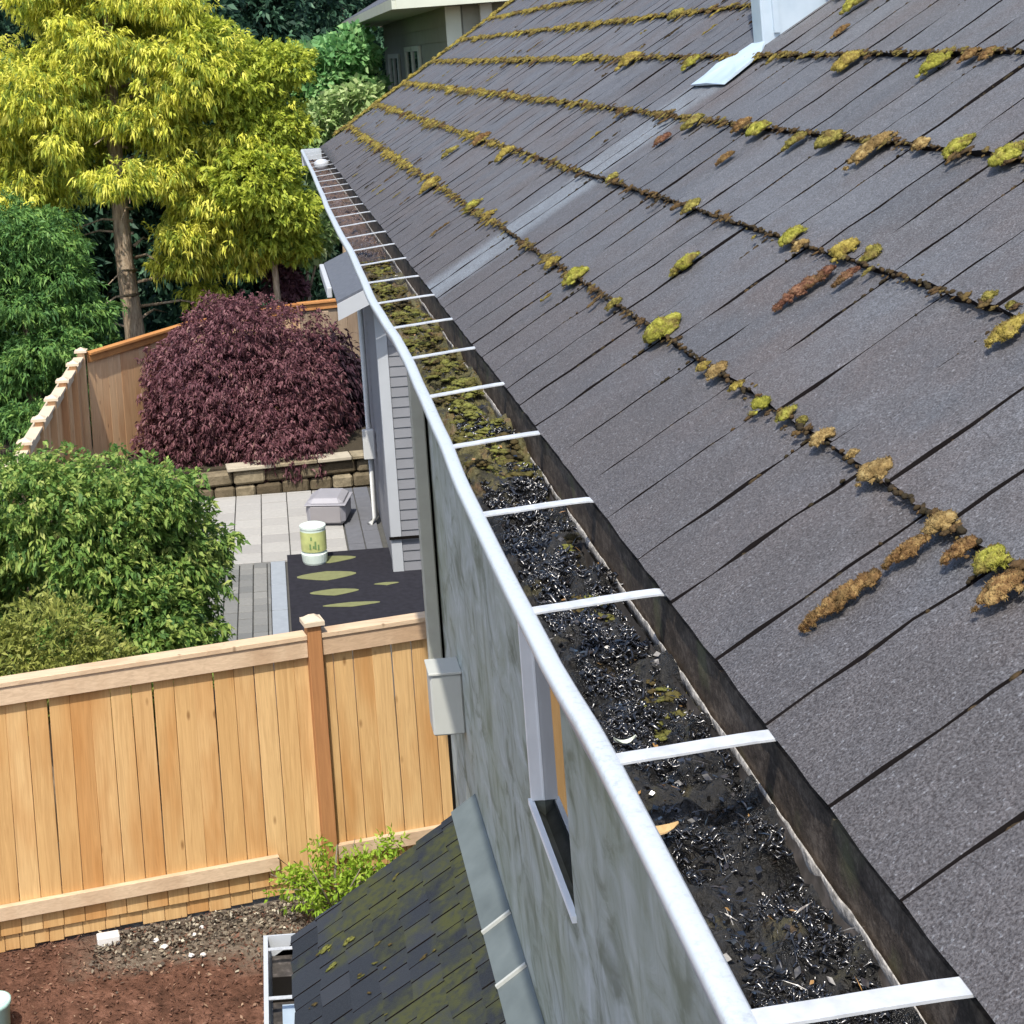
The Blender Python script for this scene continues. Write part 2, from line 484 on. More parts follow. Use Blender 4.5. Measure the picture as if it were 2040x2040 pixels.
class MB:
    def __init__(s):
        s.v, s.f = [], []

    def add(s, vs, fs):
        k = len(s.v)
        s.v += [tuple(p) for p in vs]
        s.f += [tuple(i + k for i in q) for q in fs]
        return s

    def box(s, x0, x1, y0, y1, z0, z1, mtx=None):
        vs = [Vector(p) for p in ((x0, y0, z0), (x1, y0, z0), (x1, y1, z0), (x0, y1, z0),
                                  (x0, y0, z1), (x1, y0, z1), (x1, y1, z1), (x0, y1, z1))]
        if mtx is not None:
            vs = [mtx @ p for p in vs]
        return s.add(vs, [(3, 2, 1, 0), (4, 5, 6, 7), (0, 1, 5, 4), (1, 2, 6, 5), (2, 3, 7, 6), (3, 0, 4, 7)])

    def prism(s, prof, y0, y1, closed=True):
        """profile of (x, z) swept along y"""
        n = len(prof)
        vs = [(x, y0, z) for x, z in prof] + [(x, y1, z) for x, z in prof]
        fs = [(i, (i + 1) % n, n + (i + 1) % n, n + i) for i in range(n if closed else n - 1)]
        if closed:
            fs += [tuple(range(n - 1, -1, -1)), tuple(range(n, 2 * n))]
        return s.add(vs, fs)

    def tube(s, pts, rad, n=8, cap=True):
        pts = [Vector(p) for p in pts]
        rads = rad if isinstance(rad, (list, tuple)) else [rad] * len(pts)
        vs, fs = [], []
        for i, p in enumerate(pts):
            d = (pts[min(i + 1, len(pts) - 1)] - pts[max(i - 1, 0)]).normalized()
            a = d.orthogonal().normalized() if abs(d.z) < .9 else d.cross(Vector((0, 1, 0))).normalized()
            b = d.cross(a)
            for k in range(n):
                t = 2 * math.pi * k / n
                vs.append(p + (a * math.cos(t) + b * math.sin(t)) * rads[i])
        for i in range(len(pts) - 1):
            for k in range(n):
                fs.append((i * n + k, i * n + (k + 1) % n, (i + 1) * n + (k + 1) % n, (i + 1) * n + k))
        if cap:
            fs.append(tuple(range(n - 1, -1, -1)))
            fs.append(tuple((len(pts) - 1) * n + k for k in range(n)))
        return s.add(vs, fs)

    def lathe(s, prof, c, n=20):
        vs, fs = [], []
        for r, z in prof:
            for k in range(n):
                t = 2 * math.pi * k / n
                vs.append((c[0] + r * math.cos(t), c[1] + r * math.sin(t), c[2] + z))
        for i in range(len(prof) - 1):
            for k in range(n):
                fs.append((i * n + k, i * n + (k + 1) % n, (i + 1) * n + (k + 1) % n, (i + 1) * n + k))
        fs.append(tuple(range(n - 1, -1, -1)))
        fs.append(tuple((len(prof) - 1) * n + k for k in range(n)))
        return s.add(vs, fs)

    def mesh(s, name, bevel=0, smooth=False, fixn=True):
        me = bpy.data.meshes.new(name)
        me.from_pydata(s.v, [], s.f)
        if bevel or fixn:
            bm = bmesh.new()
            bm.from_mesh(me)
            if bevel:
                bmesh.ops.bevel(bm, geom=list(bm.edges), offset=bevel, segments=1, affect='EDGES')
            bmesh.ops.recalc_face_normals(bm, faces=list(bm.faces))
            bm.to_mesh(me)
            bm.free()
        if smooth:
            me.polygons.foreach_set('use_smooth', [True] * len(me.polygons))
        me.update()
        return me

    def build(s, name, mat, parent=None, bevel=0, smooth=False, fixn=True):
        return link(name, s.mesh(name, bevel, smooth, fixn), mat, parent)


def np_mesh(name, V, Q, tint=None, smooth=False):
    """fast mesh from numpy quads or triangles"""
    me = bpy.data.meshes.new(name)
    nv, nf, k = len(V), len(Q), Q.shape[1]
    me.vertices.add(nv)
    me.vertices.foreach_set('co', np.ascontiguousarray(V, np.float32).ravel())
    me.loops.add(nf * k)
    me.loops.foreach_set('vertex_index', np.ascontiguousarray(Q, np.int32).ravel())
    me.polygons.add(nf)
    me.polygons.foreach_set('loop_start', np.arange(nf, dtype=np.int32) * k)
    me.polygons.foreach_set('loop_total', np.full(nf, k, np.int32))
    if smooth:
        me.polygons.foreach_set('use_smooth', np.ones(nf, bool))
    if tint is not None:
        a = me.attributes.new('tint', 'FLOAT', 'FACE')
        a.data.foreach_set('value', np.ascontiguousarray(tint, np.float32))
    me.update(calc_edges=True)
    me.validate()
    return me


def unit(a):
    return a / np.maximum(np.linalg.norm(a, axis=1, keepdims=True), 1e-9)


def leaf_quads(P, D, S, L, W, bend):
    """bent diamond leaves: arrays of base, direction, side, length, width, drop of the tip"""
    L = L[:, None]
    W = W[:, None]
    mid = P + D * L * .45
    tip = P + D * L
    tip[:, 2] -= bend
    V = np.stack([P, mid + S * W * .5, tip, mid - S * W * .5], 1).reshape(-1, 3)
    Q = np.arange(len(P) * 4).reshape(-1, 4)
    return V, Q


def crown_mesh(name, blobs, n, L, W, m=6, spread=.7, droop=.35, out=.8, shell=.4, bend=.25, jit=.35, lump=.18, tmix=.6, core=True, up=0.0):
    """foliage: n clusters of m leaves over the lumpy shells of several blobs (cx,cy,cz,rx,ry,rz)"""
    B = np.array(blobs, float)
    w = (B[:, 3] * B[:, 4] * B[:, 5]) ** (2 / 3)
    idx = rng.choice(len(B), n, p=w / w.sum())
    d = unit(rng.normal(size=(n, 3)))
    ph = rng.uniform(0, 6.28, (len(B), 3))[idx]
    lum = 1 + lump * (np.sin(5 * d[:, 0] + ph[:, 0]) * np.sin(6 * d[:, 1] + ph[:, 1]) + .7 * np.sin(7 * d[:, 2] + ph[:, 2] + 3 * d[:, 0]))
    r = (1 - shell * rng.random(n) ** 1.6) * lum
    C = B[idx, :3] + d * B[idx, 3:6] * r[:, None]
    dirc = d * out + rng.normal(size=(n, 3)) * jit
    dirc[:, 2] += up - droop
    dirc = unit(dirc)
    ct = rng.random(n)
    P = np.repeat(C, m, 0)
    D = np.repeat(dirc, m, 0) + rng.normal(size=(n * m, 3)) * spread * .55
    D = unit(D)
    S = unit(np.cross(D, unit(rng.normal(size=(n * m, 3)) * .8 + np.array([0, 0, 1.0]))))
    ll = L * rng.uniform(.6, 1.25, n * m)
    ww = W * rng.uniform(.7, 1.3, n * m)
    P = P + rng.normal(size=P.shape) * L * .25
    V, Q = leaf_quads(P, D, S, ll, ww, bend * ll * rng.uniform(.3, 1.2, n * m))
    tint = np.clip(tmix * np.repeat(ct, m) + (1 - tmix) * rng.random(n * m), 0, 1)
    return np_mesh(name, V, Q, tint)


def trunk_mesh(pts, rads, limbs=()):
    b = MB()
    b.tube(pts, rads, 10)
    for p, r in limbs:
        b.tube(p, r, 6)
    return b.mesh('trunk', smooth=True)


def tree(name, label, cat, base, pts, rads, limbs, crown, mat, group=None, bark='bark'):
    t = thing(name, label, cat, base, group)
    tk = link('trunk', trunk_mesh(pts, rads, limbs), M[bark], t)
    cr = link('crown', crown, M[mat], t)
    cr['kind'] = 'stuff'
    return t


# ------------------------------------------------------------------ ground
GZ = -5.85
b = MB()
b.add([(-300, -60, GZ), (300, -60, GZ), (300, 500, GZ), (-300, 500, GZ)], [(0, 1, 2, 3)])
tag(b.build('ground', M['ground']), kind='structure')


def bedz(x, y):
    d = 10.22 + .22 * (x + 4.2) - y
    t = min(1, max(0, (1.3 - d) / 1.2))
    return GZ + .004 + .072 * t * t * (3 - 2 * t) + .012 * mnoise.noise(Vector((x * 3, y * 3, 0)))


gx_n, gy_n = 60, 44
V = [(-5 + 6.9 * i / (gx_n - 1), 7.5 + 4.1 * j / (gy_n - 1)) for j in range(gy_n) for i in range(gx_n)]
V = np.array([(x, y, bedz(x, y)) for x, y in V])
Q = np.array([(j * gx_n + i, j * gx_n + i + 1, (j + 1) * gx_n + i + 1, (j + 1) * gx_n + i) for j in range(gy_n - 1) for i in range(gx_n - 1)])
tag(link('mulch_bed', np_mesh('mulch_bed', V, Q, smooth=True), M['ground']), kind='structure')

# ------------------------------------------------------------------ house and main roof
EX, EZ = .435, -.654
PITCH = R(32.8)
CP, SP = math.cos(PITCH), math.sin(PITCH)
RY0, RY1 = .25, 12.12
EXPO = .268
NROW = 9
ROOF = Matrix(((CP, 0, -SP, EX), (0, 1, 0, 0), (SP, 0, CP, EZ), (0, 0, 0, 1)))   # local x up the slope, y along the eave, z off the roof


def roofpt(s, y, h=0.0):
    return ROOF @ Vector((s, y, h))


house = thing('house', 'grey two storey house with a mossy shingle roof and clogged gutter', 'house', (3.0, 6.0, GZ))

# wall with one recessed window opening
WX = .75
wy0, wy1, wz0, wz1 = 4.73, 5.46, -2.57, -1.35
b = MB()
b.box(WX, 6.0, -2.0, wy0, GZ, -.835)
b.box(WX, 6.0, wy1, 8.40, GZ, -.835)
b.box(WX, 6.0, wy0, wy1, GZ, wz0 - .07)
b.add([(WX, wy0, wz0 - .07), (WX, wy1, wz0 - .07), (WX, wy1, wz0 - .012), (WX, wy0, wz0 - .012), (WX + .06, wy0, wz0 - .07), (WX + .06, wy1, wz0 - .07)], [(0, 1, 2, 3), (3, 2, 5, 4)])
b.box(WX, 6.0, wy0, wy1, wz1, -.835)
b.box(1.25, 6.0, wy0, wy1, wz0, wz1)
b.box(1.7, 6.0, 8.40, 11.6, GZ, -.835)
b.build('wall', M['wall'], house)
b = MB()
b.box(.02, .7, 2.5, 7.2, GZ, -4.2)
o = b.build('wall', M['wall'], house)

win = MB()
FD = .033                                                             # depth of the glass behind the wall face
win.box(WX - .006, WX + FD, wy1 - .02, wy1 - .001, wz0 + .012, wz1)               # far jamb lining
win.box(WX - .014, WX + .004, wy0 - .02, wy1 + .01, wz0 - .012, wz0 + .008)       # sill nosing
win.box(WX + FD, WX + .09, wy1 - .022, wy1 - .001, wz0 + .012, wz1)
win.box(WX + FD, WX + .09, wy0 + .001, wy0 + .03, wz0 + .012, wz1)
win.box(WX + FD, WX + .09, wy1 - .05, wy1 - .0221, wz1 - .05, wz1 - .001)
wo_ = win.build('window', M['win_white'], house)
tag(wo_, 'white framed window recessed in the mossy wall')
g = MB()
g.box(WX + FD + .006, WX + FD + .012, wy0 + .03, wy1 - .022, wz0 - .06, wz1 - .05)
g.build('glass', M['glass'], wo_)

# fascia, soffit, gable parts
b = MB()
b.box(EX + .003, EX + .03, RY0, RY1 - .05, -.85, -.672)
fas = b.build('fascia', M['fascia'], house)
b = MB()
b.box(EX + .031, WX - .001, RY0, RY1 - .06, -.832, -.82)
b.build('soffit', M['trim_grey'], house)
b = MB()
b.box(.665, .735, 8.33, 8.40, -3.42, -.84)
ds = b.build('downspout', M['wall_trim'], house, .006)
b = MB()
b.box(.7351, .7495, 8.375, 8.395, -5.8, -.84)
b.build('gap_shade_strip', M['gap'], house)  # black strip standing in for the shade between downspout and wall
b = MB()
b.box(.598, WX - .001, 7.55, 7.72, -3.215, -2.93)
bx = b.build('utility_box', M['box_grey'], house, .008)
tag(bx, 'plain grey box fixed to the corner of the mossy wall')
b = MB()
b.box(.592, .7495, 7.54, 7.73, -2.929, -2.916)
b.build('lid', M['box_grey'], bx, .003)

# roof body
b = MB()
RIDGE = 4.6
vs = []
for y in (RY0, RY1 - .02):
    vs += [roofpt(.012, y, -.024), roofpt(RIDGE, y, -.024), roofpt(RIDGE, y, -.16), roofpt(.03, y, -.055)]
rx, rz = roofpt(RIDGE, 0, -.024).x, roofpt(RIDGE, 0, -.024).z
for y in (RY0, RY1 - .02):
    vs += [Vector((rx + 3.6, y, rz - 2.3)), Vector((rx + 3.6, y, rz - 2.45))]
fs = [(0, 1, 5, 4), (3, 7, 6, 2), (0, 4, 7, 3), (0, 3, 2, 1), (4, 5, 6, 7), (1, 8, 10, 5), (2, 6, 11, 9), (8, 9, 11, 10), (1, 2, 9, 8), (5, 10, 11, 6)]
b.add(vs, fs)
roof = b.build('roof', M['deck'], house)
tag(roof, 'grey shingle roof sloping down to the gutter with moss along its seams')


def shingle_mesh(seed, L=.285, W=1.0, th=.011, tilt=.011 / .268, nx=6, ny=5, jx=.0035, jy=.0042, name='shingle', mat=None):
    """unit-width tapered shake: x 0..L up the slope, y 0..W; butt at x = 0"""
    r = random.Random(seed)
    vs, fs = [], []
    xs = [L * (i / (nx - 1)) ** 1.0 for i in range(nx)]
    for i, x in enumerate(xs):
        for j in range(ny):
            y = W * j / (ny - 1)
            px = x + (r.uniform(-jx, jx) if i == 0 else 0)
            py = y + (r.uniform(-jy, jy) / .19 if j in (0, ny - 1) else 0)
            z = -x * tilt + (r.uniform(-.0012, .0012) if i < nx - 1 else 0)
            vs.append((px, py, z))
    nt = len(vs)
    ring = [j for j in range(ny)] + [i * ny + ny - 1 for i in range(1, nx)] + [(nx - 1) * ny + j for j in range(ny - 2, -1, -1)] + [i * ny for i in range(nx - 2, 0, -1)]
    for i in range(nx - 1):
        for j in range(ny - 1):
            fs.append((i * ny + j, (i + 1) * ny + j, (i + 1) * ny + j + 1, i * ny + j + 1))
    for k in ring:
        x, y, z = vs[k]
        vs.append((x, y, z - th))
    for q in range(len(ring)):
        a, c = q, (q + 1) % len(ring)
        fs.append((ring[a], ring[c], nt + c, nt + a))
    bb = MB()
    bb.add(vs, fs)
    me = bb.mesh(name, fixn=False)
    ntop = (nx - 1) * (ny - 1)
    me.materials.append(mat)
    me.materials.append(M['edge'])
    me.polygons.foreach_set('material_index', [0 if i < ntop else 1 for i in range(len(me.polygons))])
    me.update()
    return me


SHM = [shingle_mesh(100 + i, mat=M['shake']) for i in range(8)] + [shingle_mesh(140 + i, jx=.0011, mat=M['shake']) for i in range(4)]   # the last four, straighter, line the eave
places = []
rs = random.Random(21)
for row in range(NROW):
    y = RY0 - rs.uniform(0, .15)
    while y < RY1 - .05:
        w = rs.choice([rs.uniform(.145, .19), rs.uniform(.155, .18), rs.uniform(.125, .205)])
        if rs.random() < .06:
            w = rs.uniform(.07, .11)
        w = min(w, RY1 - y)
        if w > .03:
            places.append((row, y, w - rs.uniform(.0045, .0075) - (.0025 if y > 2.4 else 0), rs.uniform(-.003, .003), rs.uniform(-.005, .005)))
        y += w


def visible_px(p):
    """bigger for shakes that show larger from the ladder"""
    best = 0
    for ds, dy in ((0, 0), (0, 1), (.27, 0), (.27, 1)):
        q = roofpt(p[0] * EXPO + ds, max(p[1] + p[2] * dy, .3))
        x, z = q.x / q.y * 3200, q.z / q.y * 3200
        uu, vv = 510 + x * .9972 - z * .075, 128 - x * .075 - z * .9972
        if -10 < uu < 2050 and -10 < vv < 2050:
            best = 1e6
    return best + 1 / max(p[1] + p[2] / 2, .3)


places.sort(key=visible_px, reverse=True)
rest = []
for i, p in enumerate(places):
    row, y, w, jz, rot = p
    mt = ROOF @ Matrix.Translation((row * EXPO + rs.uniform(-.003, .003) * (.2 if row == 0 else 1) - .004, y, jz * .4)) @ Matrix.Rotation(rot * .6, 4, 'Z') @ Matrix.Diagonal((1, w, 1, 1))
    if i < 300:
        link('shingle', SHM[i % 8 if row else 8 + i % 4], None, roof, mtx=mt)
    else:
        rest.append((SHM[i % 8 if row else 8 + i % 4], mt))
V, Q = [], []
k = 0
for me, mt in rest:
    co = np.empty(len(me.vertices) * 3, np.float32)
    me.vertices.foreach_get('co', co)
    co = co.reshape(-1, 3)
    A = np.array(mt)
    V.append(co @ A[:3, :3].T + A[:3, 3])
    q = np.array([p.vertices[:] for p in me.polygons])
    Q.append(q + k)
    k += len(co)
if V:
    o = link('shingle_field', np_mesh('shingle_field', np.concatenate(V), np.concatenate(Q)), M['shake'], roof)
    o['kind'] = 'stuff'

# ------------------------------------------------------------------ metal upstand on the roof
UY = 4.34
ups = thing('metal_upstand', 'pale blue sheet metal upstand rising from the shingles at the top', 'flashing', roofpt(1.11, UY + .05))
b = MB()
x0, z0 = 1.371, -.05
vs = []
for y in (UY, UY + .085):
    vs += [(x0, y, z0 - .03), (x0 + 1.5, y, z0 + 1.5 * math.tan(PITCH) - .03), (x0 + 1.5, y, z0 + 1.75), (x0, y, z0 + .95)]
b.add(vs, [(0, 1, 2, 3), (7, 6, 5, 4), (0, 3, 7, 4), (3, 2, 6, 7), (1, 5, 6, 2), (0, 4, 5, 1)])
b.build('upstand_panel', M['zinc'], ups, .004)
b = MB()
b.box(x0 + .03, x0 + .045, UY - .008, UY - .001, z0 + .03, z0 + .93)
b.build('seam', M['zinc'], ups)
ap = MB()
prof_a = [(.925, 4.50), (.932, 4.36), (.938, 4.22), (.985, 4.225), (1.03, 4.235), (1.075, 4.26), (1.118, 4.33), (1.12, 4.45), (1.07, 4.47), (1.02, 4.50), (.975, 4.515)]
na = len(prof_a)
vs = [roofpt(s_a, y_a, .005 + .004 * math.sin(i * 2.3)) for i, (s_a, y_a) in enumerate(prof_a)] + [roofpt(s_a, y_a, .0005) for s_a, y_a in prof_a]
cen = roofpt(1.03, 4.36, .010)
vs.append(cen)
ap.add(vs, [(i, (i + 1) % na, 2 * na) for i in range(na)] + [(i, na + i, na + (i + 1) % na, (i + 1) % na) for i in range(na)])
ap.build('apron', M['zinc'], ups)

# ------------------------------------------------------------------ main gutter
LIPK = [(.3, .267), (1.09, .267), (1.3, .267), (1.5, .266), (1.76, .255), (2.05, .252), (2.45, .253), (2.8, .263), (3.2, .269), (3.5, .275), (3.77, .274), (4.07, .264),
        (4.43, .256), (4.92, .262), (5.54, .268), (6.2, .26), (7.23, .26), (8.03, .27), (10, .285), (12.1, .291)]


def lipx(y):
    for (a, xa), (c, xc) in zip(LIPK, LIPK[1:]):
        if y <= c:
            t = max(0, (y - a) / (c - a))
            t = t * t * (3 - 2 * t)
            return xa + (xc - xa) * t
    return LIPK[-1][1]


LIPK = [(a, .266 + (x - .266) * .72) for a, x in LIPK]


LZ = -.667


def sweep(prof, y0, y1, step, closed=False, zf=None):
    n = int((y1 - y0) / step) + 1
    V, Q = [], []
    m = len(prof)
    for i in range(n + 1):
        y = y0 + (y1 - y0) * i / n
        lx = lipx(y)
        for x, z in prof:
            V.append((lx + x, y, LZ + z + (zf(y) if zf else 0)))
    mm = m if closed else m - 1
    for i in range(n):
        for j in range(mm):
            Q.append((i * m + j, i * m + (j + 1) % m, (i + 1) * m + (j + 1) % m, (i + 1) * m + j))
    return np.array(V, float), np.array(Q)


GY0, GY1 = .3, 12.02
b = MB()
V, Q = sweep([(.004, -.016), (.0, -.010), (.001, -.003), (.004, .0), (.020, .0), (.023, -.003), (.023, -.012)], GY0, GY1, .08)
gut = link('gutter', np_mesh('gutter', V, Q, smooth=True), M['gutter'], house)
tag(gut, 'long white eaves gutter full of wet debris')
V, Q = sweep([(.004, -.016), (.008, -.030), (.016, -.045), (.040, -.075), (.062, -.100), (.066, -.118), (.164, -.118)], GY0, GY1, .15)
link('trough_body', np_mesh('trough_body', V, Q, smooth=False), M['trim_grey'], gut)
V, Q = sweep([(.023, -.012), (.026, -.030), (.040, -.070), (.066, -.105), (.070, -.114), (.160, -.114), (.165, -.064)], GY0, GY1, .15)
link('trough_lining', np_mesh('trough_lining', V, Q, smooth=True), M['gutter_in'], gut)
# crusted back edge of the gutter, just off the fascia
V, Q = [], []
ys = np.arange(.6, 11.9, .012)
r_ = np.random.default_rng(3)
for i, y in enumerate(ys):
    wv = .0006 + .0016 * abs(mnoise.noise(Vector((y * 16, 3.1, 0)))) * 2
    zz = -.7285 + .004 * mnoise.noise(Vector((y * 9, 0, 0))) + .003 * mnoise.noise(Vector((y * 40, 5, 0)))
    V += [(EX - .003 - wv, y, zz), (EX - .003, y, zz + .0015), (EX - .003, y, zz - .02), (EX - .003 - wv, y, zz - .02)]
for i in range(len(ys) - 1):
    for j in range(4):
        Q.append((i * 4 + j, i * 4 + (j + 1) % 4, (i + 1) * 4 + (j + 1) % 4, (i + 1) * 4 + j))
link('back_edge', np_mesh('back_edge', np.array(V), np.array(Q)), M['metal_edge'], gut)
b = MB()
for (y0_, y1_) in ((12.02, 12.03),):
    b.box(.289, .445, y0_, y1_, LZ - .118, LZ + .006)
b.build('end_cap', M['gutter'], gut)

# hanger straps at a regular pitch; built once, copied
sb = MB()
n = 8
prof_t = [(0.0, 0.0), (.012, .0012), (.05, .004), (.09, .0075), (.13, .0105), (.152, .0115), (.166, .010), (.180, .004)]
vs = []
for x, z in prof_t:
    for sy in (-.0105, .0105):
        vs.append((x, sy, z))
    for sy in (.0105, -.0105):
        vs.append((x, sy, z - .0022))
fs = []
for i in range(len(prof_t) - 1):
    for j in range(4):
        fs.append((i * 4 + j, i * 4 + (j + 1) % 4, (i + 1) * 4 + (j + 1) % 4, (i + 1) * 4 + j))
fs += [(3, 2, 1, 0), tuple((len(prof_t) - 1) * 4 + j for j in range(4))]
sb.add(vs, fs)
sme = sb.mesh('strap')
sme.materials.append(M['strap'])
yk = 1.085
ksk = 0
rs2 = random.Random(5)
while yk < 11.9:
    o = link('strap', sme, None, gut, mtx=Matrix.Translation((lipx(yk) + .018, yk, LZ + .0015 - .003)) @ Matrix.Rotation(rs2.uniform(-.05, .05) + (.28 if ksk == 13 else 0), 4, 'Z') @ Matrix.Rotation(rs2.uniform(-.02, .01), 4, 'Y'))
    yk += .407 if ksk < 14 else .407
    ksk += 1
# white outlet piece near the far end
b = MB()
b.lathe([(.045, -.02), (.052, .02), (.05, .035), (.03, .05), (.01, .055)], (.385, 10.7, LZ - .05), 14)
b.build('outlet_strainer', M['white_metal'], gut, smooth=True)

def moss_mesh(seed, sub=3, rough=.22):
    bm = bmesh.new()
    bmesh.ops.create_icosphere(bm, subdivisions=sub, radius=1)
    off = Vector((seed * 3.7, seed * 1.3, seed * 2.1))
    for v in bm.verts:
        p = v.co.copy()
        k = 1 + rough * mnoise.fractal(p * 1.6 + off, 1.0, 2.0, 3) + .10 * mnoise.noise(p * 6 + off) + .07 * mnoise.noise(p * 13 + off)
        v.co = p * k
        if v.co.z < -.25:
            v.co.z = -.25
    me = bpy.data.meshes.new('moss_clump')
    bm.to_mesh(me)
    bm.free()
    me.polygons.foreach_set('use_smooth', [True] * len(me.polygons))
    return me


def mesh_arrays(me):
    co = np.empty(len(me.vertices) * 3, np.float32)
    me.vertices.foreach_get('co', co)
    q = np.empty(len(me.loops), np.int32)
    me.loops.foreach_get('vertex_index', q)
    return co.reshape(-1, 3), q.reshape(-1, 3)


LOBES = []
for i_ in range(8):
    for sub_ in (2, 1):
        me_ = moss_mesh(400 + i_, sub_, .25)
        LOBES.append(mesh_arrays(me_))
        bpy.data.meshes.remove(me_)


# ------------------------------------------------------------------ debris in the gutter
ys = [.55]
while ys[-1] < 11.9:
    ys.append(ys[-1] + max(.0055, .0042 * ys[-1]))
NX = 30
V = []
for y in ys:
    lx = lipx(y)
    for j in range(NX):
        t = j / (NX - 1)
        xa = lx + .042 + (EX - .004 - lx - .042) * t
        h = mnoise.fractal(Vector((xa * 22, y * 13, 1.7)), 1.0, 2.0, 5) * .025
        h += .008 * mnoise.noise(Vector((xa * 70, y * 55, 4)))
        big = mnoise.noise(Vector((xa * 7, y * 3.1, 9))) * .012
        lump = 0
        if 2.5 < y < 5.4:
            lump = .030 * math.exp(-((y - 3.5) / 1.1) ** 2) * (.45 + 1.2 * mnoise.noise(Vector((xa * 13, y * 6, 2))) + .5 * mnoise.noise(Vector((xa * 40, y * 28, 5))))
        z = -.742 + h + big + lump
        if t < .04:
            z -= .006
        V.append((xa, y, min(z, -.69)))
V = np.array(V)
Q = []
for i in range(len(ys) - 1):
    for j in range(NX - 1):
        Q.append((i * NX + j, i * NX + j + 1, (i + 1) * NX + j + 1, (i + 1) * NX + j))
o = link('gutter_debris', np_mesh('gutter_debris', V, np.array(Q), smooth=True), M['sludge'])
tag(o, 'black wet leaf sludge with green moss lying in the gutter', 'debris', kind='stuff')
Vd = V.reshape(len(ys), NX, 3)


def debris_z(x, y):
    i = min(max(np.searchsorted(ys, y), 1), len(ys) - 2)
    lx = lipx(y)
    t = (x - lx - .042) / (EX - .004 - lx - .042)
    j = int(min(max(t * (NX - 1), 0), NX - 1))
    return Vd[i, j, 2]


# loose leaves, needles and flakes on top of the sludge
N = 7000
yy = .6 + 5.6 * rng.random(N) ** 1.9
P = np.empty((N, 3))
for i in range(N):
    lx = lipx(yy[i])
    x = lx + .056 + (EX - .014 - lx - .056) * rng.random()
    P[i] = (x, yy[i], debris_z(x, yy[i]) + rng.uniform(.000, .007))
D = unit(np.c_[rng.normal(size=N), rng.normal(size=N), rng.normal(size=N) * .35])
S = unit(np.cross(D, unit(np.c_[rng.normal(size=N) * .5, rng.normal(size=N) * .5 - .25, np.ones(N)])))
needle = rng.random(N) < .5
LL = np.where(needle, rng.uniform(.006, .026, N), rng.uniform(.003, .011, N))
WW = np.where(needle, rng.uniform(.0008, .0018, N), LL * rng.uniform(.4, .8, N))
V, Q = leaf_quads(P, D, S, LL, WW, LL * .1)
tt = rng.random(N) ** 1.1
tt = np.where(tt > .965, 1.0, tt * .9)
o = link('leaf_litter', np_mesh('leaf_litter', V, Q, tt), M['litter'])
tag(o, 'dark wet leaves and needles strewn over the gutter sludge', 'leaf litter', kind='stuff')
# matted wet strands and slick leaf edges that catch the light
Vw, Qw, kw = [], [], 0
rw_ = random.Random(77)
SEG = 5
for tries in range(19000):
    y = .85 + 2.3 * rw_.random() ** 1.25
    lx = lipx(y)
    x = lx + .058 + (EX - .012 - lx - .058) * rw_.random()
    if mnoise.noise(Vector((x * 13, y * 7.5, 31))) + .5 * mnoise.noise(Vector((x * 34, y * 22, 3))) < -.12 + .34 * rw_.random() - (.22 if y < 1.5 else 0):
        continue
    r0 = (.0005 + .0019 * rw_.random() ** 2) * min(1, .5 + .35 * (y - .9))
    ln = r0 * rw_.uniform(4, 13)
    a = rw_.gauss(.15, .75)
    da = rw_.uniform(-1.2, 1.2) / SEG
    px, py = x, y
    pts = []
    z0 = debris_z(x, y) + rw_.uniform(.0005, .004)
    tz = rw_.uniform(-.5, .5)
    for q in range(SEG + 1):
        pts.append((px, py, z0 + tz * ln * (q / SEG - .5) + r0 * 1.3 * math.sin(q * 1.7 + tries)))
        px += ln / SEG * math.cos(a)
        py += ln / SEG * math.sin(a)
        a += da
    for q, (qx, qy, qz) in enumerate(pts):
        rr = r0 * (.35 + .65 * math.sin(math.pi * (q + .4) / (SEG + .8)))
        ca, sa = math.cos(a), math.sin(a)
        for t in range(5):
            th = 2 * math.pi * t / 5
            Vw.append((qx - sa * rr * math.cos(th) * 1.6, qy + ca * rr * math.cos(th) * 1.6, qz + rr * math.sin(th)))
    for q in range(SEG):
        for t in range(5):
            Qw.append((kw + q * 5 + t, kw + q * 5 + (t + 1) % 5, kw + (q + 1) * 5 + (t + 1) % 5, kw + (q + 1) * 5 + t))
    kw += 5 * (SEG + 1)
o = link('wet_sludge', np_mesh('wet_sludge', np.array(Vw), np.array(Qw), smooth=True), M['wet_drop'])
tag(o, 'glistening wet strands matted over the black sludge of the near gutter', 'wet sludge', kind='stuff')
# a few named bits lying in the gutter


def leaf_thing(name, label, cat, x, y, L, W, ang, mat, curl=.006):
    b = MB()
    nn = 6
    vs = []
    z = debris_z(x, y) + .011
    for i in range(nn + 1):
        t = i / nn
        w = W * math.sin(math.pi * min(max(t, .04), .97)) ** .8 * .5
        for sgn, dz in ((-1, .003), (0, 0), (1, .003)):
            px, py = (t - .5) * L, sgn * w
            vs.append((x + px * math.cos(ang) - py * math.sin(ang), y + px * math.sin(ang) + py * math.cos(ang), z + dz + curl * (2 * t - 1) ** 2))
    fs = []
    for i in range(nn):
        for j in range(2):
            fs.append((i * 3 + j, i * 3 + j + 1, (i + 1) * 3 + j + 1, (i + 1) * 3 + j))
    b.add(vs, fs)
    return tag(b.build(name, mat), label, cat)


